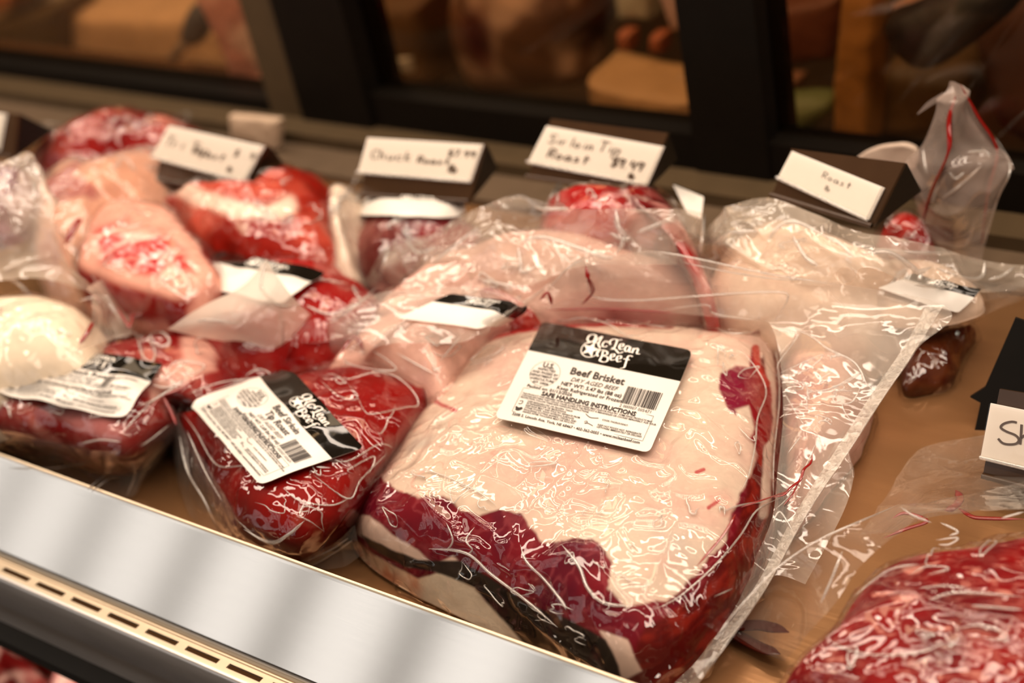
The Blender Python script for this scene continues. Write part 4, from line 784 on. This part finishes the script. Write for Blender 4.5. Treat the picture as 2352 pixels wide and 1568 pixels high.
meatpack('packaged_steaks', 'dark red marbled steaks in glossy film at the bottom right corner', 'meat', R_TOP, .048, .002, n=3, paint=steak_paint, nth=600, nr=150, seed=201, nloops=9, lr=.0006, lsz=(12, 40), ridge=.0016, amp=.0025, asc=20, dome=.01,
    looseg=[patch(flS, 60, 120, .0012, 20, 81), patch(flW, 50, 80, .001, 24, 83)], loosem=FC,
    crs=[('T', [(.0009, [(2130, 1380), (2200, 1360), (2352, 1370)]), (.0009, [(2230, 1390), (2290, 1395), (2352, 1400)]), (.0009, [(2190, 1445), (2250, 1435), (2300, 1450), (2310, 1470), (2240, 1460)]), [(1960, 1370), (2040, 1310), (2110, 1295)], [(2090, 1320), (2130, 1300), (2180, 1305), (2130, 1320)], [(1900, 1470), (1980, 1500), (2100, 1500), (2180, 1470)], [(2110, 1350), (2170, 1345), (2220, 1350)], [(2150, 1240), (2200, 1235), (2180, 1250), (2155, 1250)]], .0007),
         ('L', [(.0008, [(1660, 1440), (1720, 1370), (1790, 1300), (1880, 1240), (1980, 1195), (2065, 1158)]), (.001, [(1935, 1265), (1910, 1330), (1885, 1385)]), [(2070, 1165), (2100, 1185), (2140, 1200)], [(2160, 1200), (2200, 1220), (2180, 1230)], [(2300, 1190), (2352, 1175)]], .0008)],
    blood=[([(2195, 1125, .016), (2205, 1145, .017), (2190, 1165, .018), (2170, 1172, .018)], .0030), ([(2200, 1165, .019), (2230, 1185, .022), (2260, 1190, .024), (2352, 1192, .03)], .0018), ([(2030, 1235, .03), (2080, 1215, .033), (2130, 1196, .034), (2080, 1178, .034), (2050, 1190, .034)], .0014), ([(1662, 1428, .005), (1700, 1436, .007), (1750, 1436, .010), (1812, 1452, .016)], .0052), ([(1662, 1436, .004), (1700, 1462, .005), (1745, 1486, .006), (1792, 1502, .009)], .0046)])
# ---- lower shelf cuts
LZ = -.26
for pts, pn, lbl in (([(-140, 1450), (-60, 1430), (10, 1450), (60, 1490), (95, 1520), (60, 1560), (20, 1600), (-100, 1620)], marbled((.60, .05, .05), (.90, .62, .54), .6, 22, 91), 'pink and red marbled cut on the lower shelf at the left corner'),
                     ([(95, 1520), (135, 1488), (190, 1492), (270, 1520), (400, 1580), (380, 1680), (150, 1680), (90, 1580)], marbled((.70, .20, .20), (.90, .62, .56), .5, 28, 92), 'pink marbled cut on the lower shelf below the slotted ledge'),
                     ([(-200, 1380), (-60, 1370), (0, 1385), (60, 1410), (85, 1440), (60, 1462), (-100, 1440)], marbled((.55, .01, .008), (.62, .08, .05), .2, 20, 93), 'plain red cut on the lower shelf behind the black bumper')):
    s = Slab(pts, LZ, -.32, n=3, nth=120, nr=40, amp=.006, asc=18, dome=.01)
    t = thing('lower_cut', lbl, 'meat', P(pts[0][0], pts[0][1], -.322)); s.body('meat', t, pn)
    Soup().grid(s.film_grid(.002, .003, 14, 5, 100, 40), True).build('tight_film', FT, t)

# ================================================================== PRICE TAGS
ST = {  # handwriting strokes, unit box, y up
 'C': [[(.9, .8), (.5, 1), (.1, .5), (.4, 0), (.9, .15)]], 'h': [[(.1, 1), (.12, 0)], [(.12, .4), (.5, .55), (.65, 0)]], 'u': [[(.1, .5), (.2, 0), (.6, .1), (.7, .5)], [(.7, .5), (.72, 0)]], 'c': [[(.7, .45), (.3, .5), (.1, .2), (.4, 0), (.7, .1)]],
 'k': [[(.1, 1), (.1, 0)], [(.6, .6), (.12, .3), (.7, 0)]], 'R': [[(.1, 0), (.12, 1)], [(.1, 1), (.8, .85), (.5, .5), (.12, .5)], [(.3, .5), (.85, 0)]], 'o': [[(.4, .5), (.1, .25), (.4, 0), (.7, .25), (.4, .5)]], 'a': [[(.65, .5), (.2, .45), (.1, .1), (.5, .05), (.68, .4), (.75, 0)]],
 's': [[(.6, .5), (.2, .4), (.6, .15), (.1, 0)]], 't': [[(.35, .9), (.35, 0)], [(.05, .55), (.7, .6)]], 'T': [[(.5, 1), (.45, 0)], [(0, 1), (1, .98)]], 'r': [[(.1, .5), (.15, 0)], [(.15, .35), (.5, .52)]], 'i': [[(.3, .5), (.3, 0)], [(.32, .75), (.33, .72)]], 'p': [[(.1, .5), (.08, -.45)], [(.1, .45), (.65, .4), (.5, 0), (.1, .05)]],
 'S': [[(.85, .9), (.4, 1), (.15, .75), (.7, .4), (.6, 0), (.05, .1)]], 'l': [[(.3, 1), (.3, 0)]], 'n': [[(.1, .5), (.12, 0)], [(.12, .35), (.5, .5), (.62, 0)]], 'b': [[(.1, 1), (.1, 0), (.6, .1), (.55, .45), (.1, .4)]], '$': [[(.8, .8), (.3, .9), (.2, .6), (.75, .4), (.6, .05), (.1, .15)], [(.5, 1.15), (.42, -.15)]],
 '9': [[(.65, .85), (.2, .95), (.15, .6), (.6, .6), (.65, .9), (.5, 0)]], '7': [[(.05, 1), (.75, .98), (.3, 0)]], '4': [[(.2, 1), (.1, .5), (.75, .5)], [(.6, .9), (.55, 0)]], '.': [[(.1, .06), (.14, .0)]], 'e': [[(.1, .25), (.6, .3), (.35, .52), (.1, .25), (.4, 0), (.7, .1)]], ' ': []}
def hand(text, x, y, s, w, sp=.9):
    out = []
    for ch in text:
        for st in ST.get(ch, []):
            pts = [(x + p[0] * s * .62, y - p[1] * s) for p in st]
            if len(pts) >= 2: out.append(ribbon(pts, w))
        x += s * sp * (.42 if ch in 'il. ' else .72)
    return out
def price_tag(label, base, top, card, zb, writing, alpha=58, clear=True):
    """A-frame holder: base = front foot line px, top = upper edge px, card = TL TR BR BL px"""
    B0, B1 = P(*base[0], zb), P(*base[1], zb); ex = B1 - B0; ex /= np.linalg.norm(ex); hz = np.cross([0, 0, 1.0], ex); a = math.radians(alpha)
    upv = hz * math.cos(a) + np.array([0, 0, 1.0]) * math.sin(a); nrm = np.cross(ex, upv); nrm /= np.linalg.norm(nrm)
    H = lambda p, o=0.0: PP(p[0], p[1], B0, nrm) + nrm * o
    t = thing('price_tag', label, 'price tag', (B0 + B1) / 2, 'price tags standing among the meat')
    T0, T1 = H(top[0]), H(top[1]); th = .0022
    # front plate, back leg
    def plate(q0, q1, q2, q3, off, thick, name, m):
        A = [q + nrm * off for q in (q0, q1, q2, q3)]; Bk = [q - nrm * thick for q in A]
        return Soup().poly(A + Bk, [(0, 1, 2, 3), (7, 6, 5, 4), (0, 4, 5, 1), (1, 5, 6, 2), (2, 6, 7, 3), (3, 7, 4, 0)]).build(name, m, t, False)
    plate(B0, B1, T1, T0, 0, th, 'front_plate', HOLD)
    dep = .034; K0, K1 = B0 + hz * (dep + .01), B1 + hz * (dep + .01)
    sp = Soup(); q = -nrm * th
    sp.poly([B0 + q, T0 + q, K0, B1 + q, T1 + q, K1], [(0, 1, 2), (3, 5, 4), (0, 2, 5, 3), (1, 4, 5, 2), (0, 3, 4, 1)]).build('wedge_back', BLKP, t, False)
    lipz = Soup(); lipz.tube([B0 + nrm * .001, B1 + nrm * .001], .0016, 8, False, n=3); lipz.build('foot_lip', HOLD, t)
    C = [H(p, .0010) for p in card]
    c3 = Soup().poly(C + [p - nrm * .0005 for p in C], [(0, 1, 2, 3), (7, 6, 5, 4), (0, 4, 5, 1), (1, 5, 6, 2), (2, 6, 7, 3), (3, 7, 4, 0)]).build('card', CARD, t, False)
    if writing:
        sp = Soup()
        Hm = homog([(0, 0), (4, 0), (4, 1.9), (0, 1.9)], card)
        for V, Fc in writing:
            sp.poly([H(happ(Hm, v), .0013) for v in V[:, :2]], Fc)
        sp.build('handwriting', MARK, c3, False)
    if clear:
        O = [H(p, .0026) for p in (card[0], card[1])]
        m = [H((card[3][0], card[3][1]), .0026), H((card[2][0], card[2][1]), .0026)]
        Soup().poly([O[0], O[1], m[1], m[0]], [(0, 1, 2, 3)]).build('clear_cover', ACR, t, False)
        e = Soup(); e.tube([m[0], m[1]], .0011, 6, False, n=3); e.tube([O[1], m[1]], .0009, 6, False, n=3); e.build('cover_edge', FCR, t)
    return t
price_tag('leftmost full white tag, faint tri tip writing, standing on the curved roast', [(357, 411), (558, 446)], [(388, 286), (613, 334)], [(390, 288), (611, 336), (565, 418), (350, 360)], .078,
    hand('Tri Tip', .25, 1.1, .55, .05) + hand('Roast', 1.6, 1.2, .42, .06) + hand('$8.99', 3.1, .8, .35, .05) + hand('lb', 3.15, 1.6, .25, .06))
price_tag('white tag handwritten Chuck Roast, second of the rear tags from the left', [(831, 448), (1078, 462)], [(845, 314), (1115, 331)], [(846, 316), (1113, 332), (1084, 417), (824, 395)], .070,
    hand('Chuck', .3, 1.1, .48, .05) + hand('Roast', 2.0, 1.15, .36, .065) + hand('$7.99', 2.95, .7, .32, .06) + hand('lb', 3.1, 1.5, .38, .09))
price_tag('white tag handwritten Sirloin Tip Roast with a dark strip above its card', [(1211, 405), (1477, 443)], [(1266, 272), (1534, 305)], [(1257, 289), (1528, 337), (1489, 425), (1215, 372)], .078,
    hand('Sirloin', .3, .8, .44, .05) + hand('Tip', 2.0, .75, .5, .05) + hand('Roast', .5, 1.5, .46, .07) + hand('$9.49', 2.6, 1.35, .44, .07, .75) + hand('lb', 3.3, 1.75, .25, .08))
price_tag('tilted dark tag holder at the right with glaring white card', [(1773, 447), (2005, 519)], [(1818, 341), (2078, 374)], [(1821, 347), (2034, 432), (1998, 505), (1789, 408)], .088,
    hand('Roast', 1.7, .8, .4, .03) + hand('lb', 2.0, 1.4, .3, .03))
price_tag('dark tag cut off by the left edge of the picture', [(-120, 345), (30, 362)], [(-95, 245), (42, 262)], [(-90, 250), (18, 262), (2, 345), (-110, 330)], .09, None)
# near sign at the right edge
price_tag('clear tag at the right edge with handwritten letters beginning Sh', [(2257, 1092), (2600, 1180)], [(2296, 893), (2640, 950)], [(2277, 925), (2620, 995), (2592, 1130), (2254, 1048)], .014,
    [ribbon([happ(homog([(2277, 925), (2620, 995), (2592, 1130), (2254, 1048)], [(0, 0), (4, 0), (4, 1.9), (0, 1.9)]), (2150 + x * .3507, 700 + y * .3508)) for x, y in s], .075) for s in ([(535, 768), (500, 762), (450, 775), (430, 800), (465, 825), (525, 850), (548, 880), (530, 905), (480, 910), (440, 900), (412, 872)], [(566, 780), (562, 850), (556, 910)], [(562, 870), (590, 850), (610, 870), (606, 925)])], 62)
bp = thing('black_sign_holder', 'black plastic wedge standing behind the clear tag at the right edge', 'sign holder', P(2290, 1000, 0))
A = [(2332, 730), (2262, 890), (2228, 912), (2252, 925), (2235, 1005), (2262, 990), (2300, 930), (2400, 950), (2420, 760)]
cpt = P(2300, 990, 0); nv = np.array([.25, -.85, .45]); nv /= np.linalg.norm(nv)
F0 = [PP(p[0], p[1], cpt, nv) for p in A]; Bk = [p - nv * .006 for p in F0]; nA = len(A)
Soup().poly(F0 + Bk, [tuple(range(nA)), tuple(range(2 * nA - 1, nA - 1, -1))] + [(i, i + nA, (i + 1) % nA + nA, (i + 1) % nA) for i in range(nA)]).build('wedge_plate', BLKP, bp, False)

# ================================================================== BACKGROUND THINGS
def bgbox(name, pts, zt, zb, c, label, cat, rough=.5, n=8, metal=0, axis=2):
    if zt > .9: zt, zb = .87 + (zt - .95) * .42, .87 + (zb - .95) * .42
    return blocky(name, pts, zt, zb, simple(name + '_m', c, rough, metal, .1, 30, .2), label, cat, n=n, axis=axis)
pk = thing('pink_reflection_slab', 'long pink slab added for a reflection in the glass beside the left mullion', 'meat', PY(560, 250, .86))  # made-up slab behind the glass, standing in for a pink reflection
s = Slab([(425, -40), (480, -45), (555, -40), (590, 60), (625, 180), (640, 262), (590, 268), (545, 262), (520, 180), (480, 80)], .855, .875, n=3, axis=1, nth=160, nr=50, amp=.003, dome=.002)
s.body('meat', pk, lambda V, q, n: mixc(C3(len(V), (.62, .30, .28)), C3(len(V), (.80, .60, .58)), sstep(-.2, .3, fbm(V, 18, 3, 4))))
wb = bgbox('white_card_box', [(528, 268), (640, 278), (636, 345), (600, 340), (530, 320)], .755, .762, (.50, .36, .25), 'small cream card standing at the foot of the pink reflection slab', 'card', axis=1, n=24)
kn = thing('butcher_knife', 'butcher knife with blue grey handle above the pale counter', 'knife', PY(430, 100, .95))
blocky('handle', [(430, 25), (470, 20), (475, 60), (440, 108), (415, 105), (408, 75)], .90, .915, simple('blue_grey', (.09, .10, .13), .5), '', '', axis=1, n=3, parent=kn)
blocky('blade', [(412, 100), (432, 108), (395, 150), (372, 158), (385, 130)], .905, .907, STEELD, '', '', axis=1, n=5, parent=kn)
bgbox('white_jug', [(62, -20), (150, -20), (152, 45), (110, 50), (70, 20)], 1.3, 1.4, (.66, .60, .50), 'white plastic jug behind the left pane', 'jug', axis=1)
bgbox('orange_tub', [(-40, -20), (45, -20), (20, 25), (-40, 35)], 1.2, 1.3, (.6, .22, .08), 'orange tub at the top left corner', 'tub', axis=1)
bgbox('kraft_box', [(140, 35), (420, 40), (540, 70), (560, 190), (340, 170), (135, 150)], 1.25, 1.5, (.80, .54, .34), 'open tan cardboard box on the counter behind the left pane', 'box', axis=1)
bgbox('olive_bin', [(-40, 60), (125, 20), (130, 160), (-40, 150)], 1.2, 1.35, (.11, .075, .03), 'dark olive bin beyond the left pane', 'bin', axis=1)
bj = thing('reflected_meat_joint', 'large blotchy meat shape added for a reflection in the middle pane', 'meat', PY(1140, 230, 1.0))  # made-up body behind the glass, standing in for reflected wrapped meat
s = Slab([(990, 60), (1010, 20), (1040, -40), (1300, -40), (1320, 60), (1290, 140), (1280, 210), (1180, 235), (1060, 225), (1005, 150)], .99, 1.06, n=2.5, axis=1, nth=160, nr=50, amp=.012, asc=12)
s.body('meat', bj, lambda V, q, n: mixc(mixc(C3(len(V), (.16, .08, .045)), C3(len(V), (.62, .42, .32)), sstep(-.1, .4, fbm(V, 22, 3, 4))), C3(len(V), (.10, .025, .02)), sstep(.0, .4, fbm(V, 12, 2, 8))))
bgbox('steel_tray', [(868, 138), (940, 135), (945, 165), (880, 170)], 1.2, 1.21, (.75, .70, .60), 'small bright tray left of the reflected meat joint', 'tray', .3, axis=1)
bgbox('tan_board', [(1335, 190), (1440, 215), (1590, 240), (1590, 300), (1500, 290), (1345, 275)], 1.05, 1.2, (.60, .38, .20), 'pale cutting board at the foot of the middle pane', 'board', axis=1)
bgbox('white_bottle', [(1410, -30), (1490, -30), (1485, 50), (1415, 48)], 1.3, 1.36, (.60, .60, .50), 'white bottle near the top of the middle pane', 'bottle', axis=1)
bgbox('pink_sleeve', [(1500, -30), (1560, -30), (1562, 70), (1540, 75)], 1.15, 1.2, (.60, .42, .40), 'pale pink sleeve beside the right mullion', 'sleeve', axis=1)
bgbox('orange_jar', [(1418, 80), (1445, 80), (1445, 120), (1418, 118)], 1.25, 1.29, (.50, .16, .08), 'small orange jar, left of two behind the middle pane', 'jar', axis=1)
bgbox('orange_jar', [(1492, 85), (1520, 85), (1516, 125), (1492, 120)], 1.25, 1.29, (.50, .16, .08), 'small orange jar, right of two behind the middle pane', 'jar', axis=1)
bgbox('grey_bag', [(1690, -30), (1760, -30), (1745, 40), (1710, 70), (1692, 50)], 1.2, 1.26, (.34, .38, .36), 'grey plastic bag top left of the right pane', 'bag', axis=1)
bgbox('amber_post', [(1930, -30), (2010, -30), (2000, 120), (1985, 340), (1905, 335), (1915, 150)], 1.1, 1.18, (.46, .22, .06), 'amber wooden post behind the right pane', 'post', axis=1)
bgbox('copper_pan', [(1770, 30), (1920, 0), (1900, 140), (1700, 170), (1690, 110)], 1.35, 1.45, (.17, .055, .025), 'dark copper pan behind the right pane', 'pan', axis=1)
bgbox('green_bundle', [(1780, 245), (1880, 240), (1890, 275), (1830, 320), (1775, 300)], 1.08, 1.14, (.16, .20, .08), 'green leafy bundle low behind the right pane', 'vegetable', axis=1, n=3)
bgbox('orange_packet', [(1708, 300), (1760, 310), (1760, 345), (1705, 340)], 1.05, 1.08, (.45, .18, .03), 'orange packet low behind the right pane', 'packet', axis=1)
bgbox('peach_tray', [(1680, 205), (1800, 215), (1790, 245), (1680, 235)], 1.2, 1.3, (.34, .16, .09), 'peach coloured tray behind the right pane', 'tray', axis=1)
bgbox('black_apron', [(2020, 75), (2180, 10), (2310, -40), (2300, 40), (2200, 130), (2120, 175), (2060, 160)], 1.0, 1.08, (.008, .006, .005), 'folded black apron cloth behind the right pane', 'cloth', axis=1, n=3)
bgbox('tan_paper', [(2040, 20), (2150, -30), (2260, -30), (2180, 5), (2050, 55)], 1.12, 1.16, (.45, .24, .14), 'tan wrapping paper behind the black apron', 'paper', axis=1)
bgbox('hanging_hide', [(2230, 60), (2400, -20), (2420, 330), (2290, 320), (2250, 200)], 1.2, 1.3, (.12, .05, .03), 'dark reddish hanging joint at the top right', 'meat', axis=1, n=3)
bgbox('olive_sack', [(2020, 180), (2180, 190), (2200, 300), (2010, 330)], 1.2, 1.35, (.15, .085, .03), 'olive brown sack behind the upright bag', 'sack', axis=1, n=4)
bgbox('blotchy_crate', [(760, 20), (960, 10), (980, 200), (860, 215), (770, 190)], 1.5, 1.7, (.15, .085, .035), 'brown crate behind the left part of the middle pane', 'crate', axis=1)
bgbox('bagged_scrap', [(1985, 350), (2040, 325), (2110, 330), (2100, 375), (2020, 380)], .768, .76, (.55, .42, .33), 'pale wrapped scrap behind the rightmost rear tag', 'wrap', axis=1, n=3)
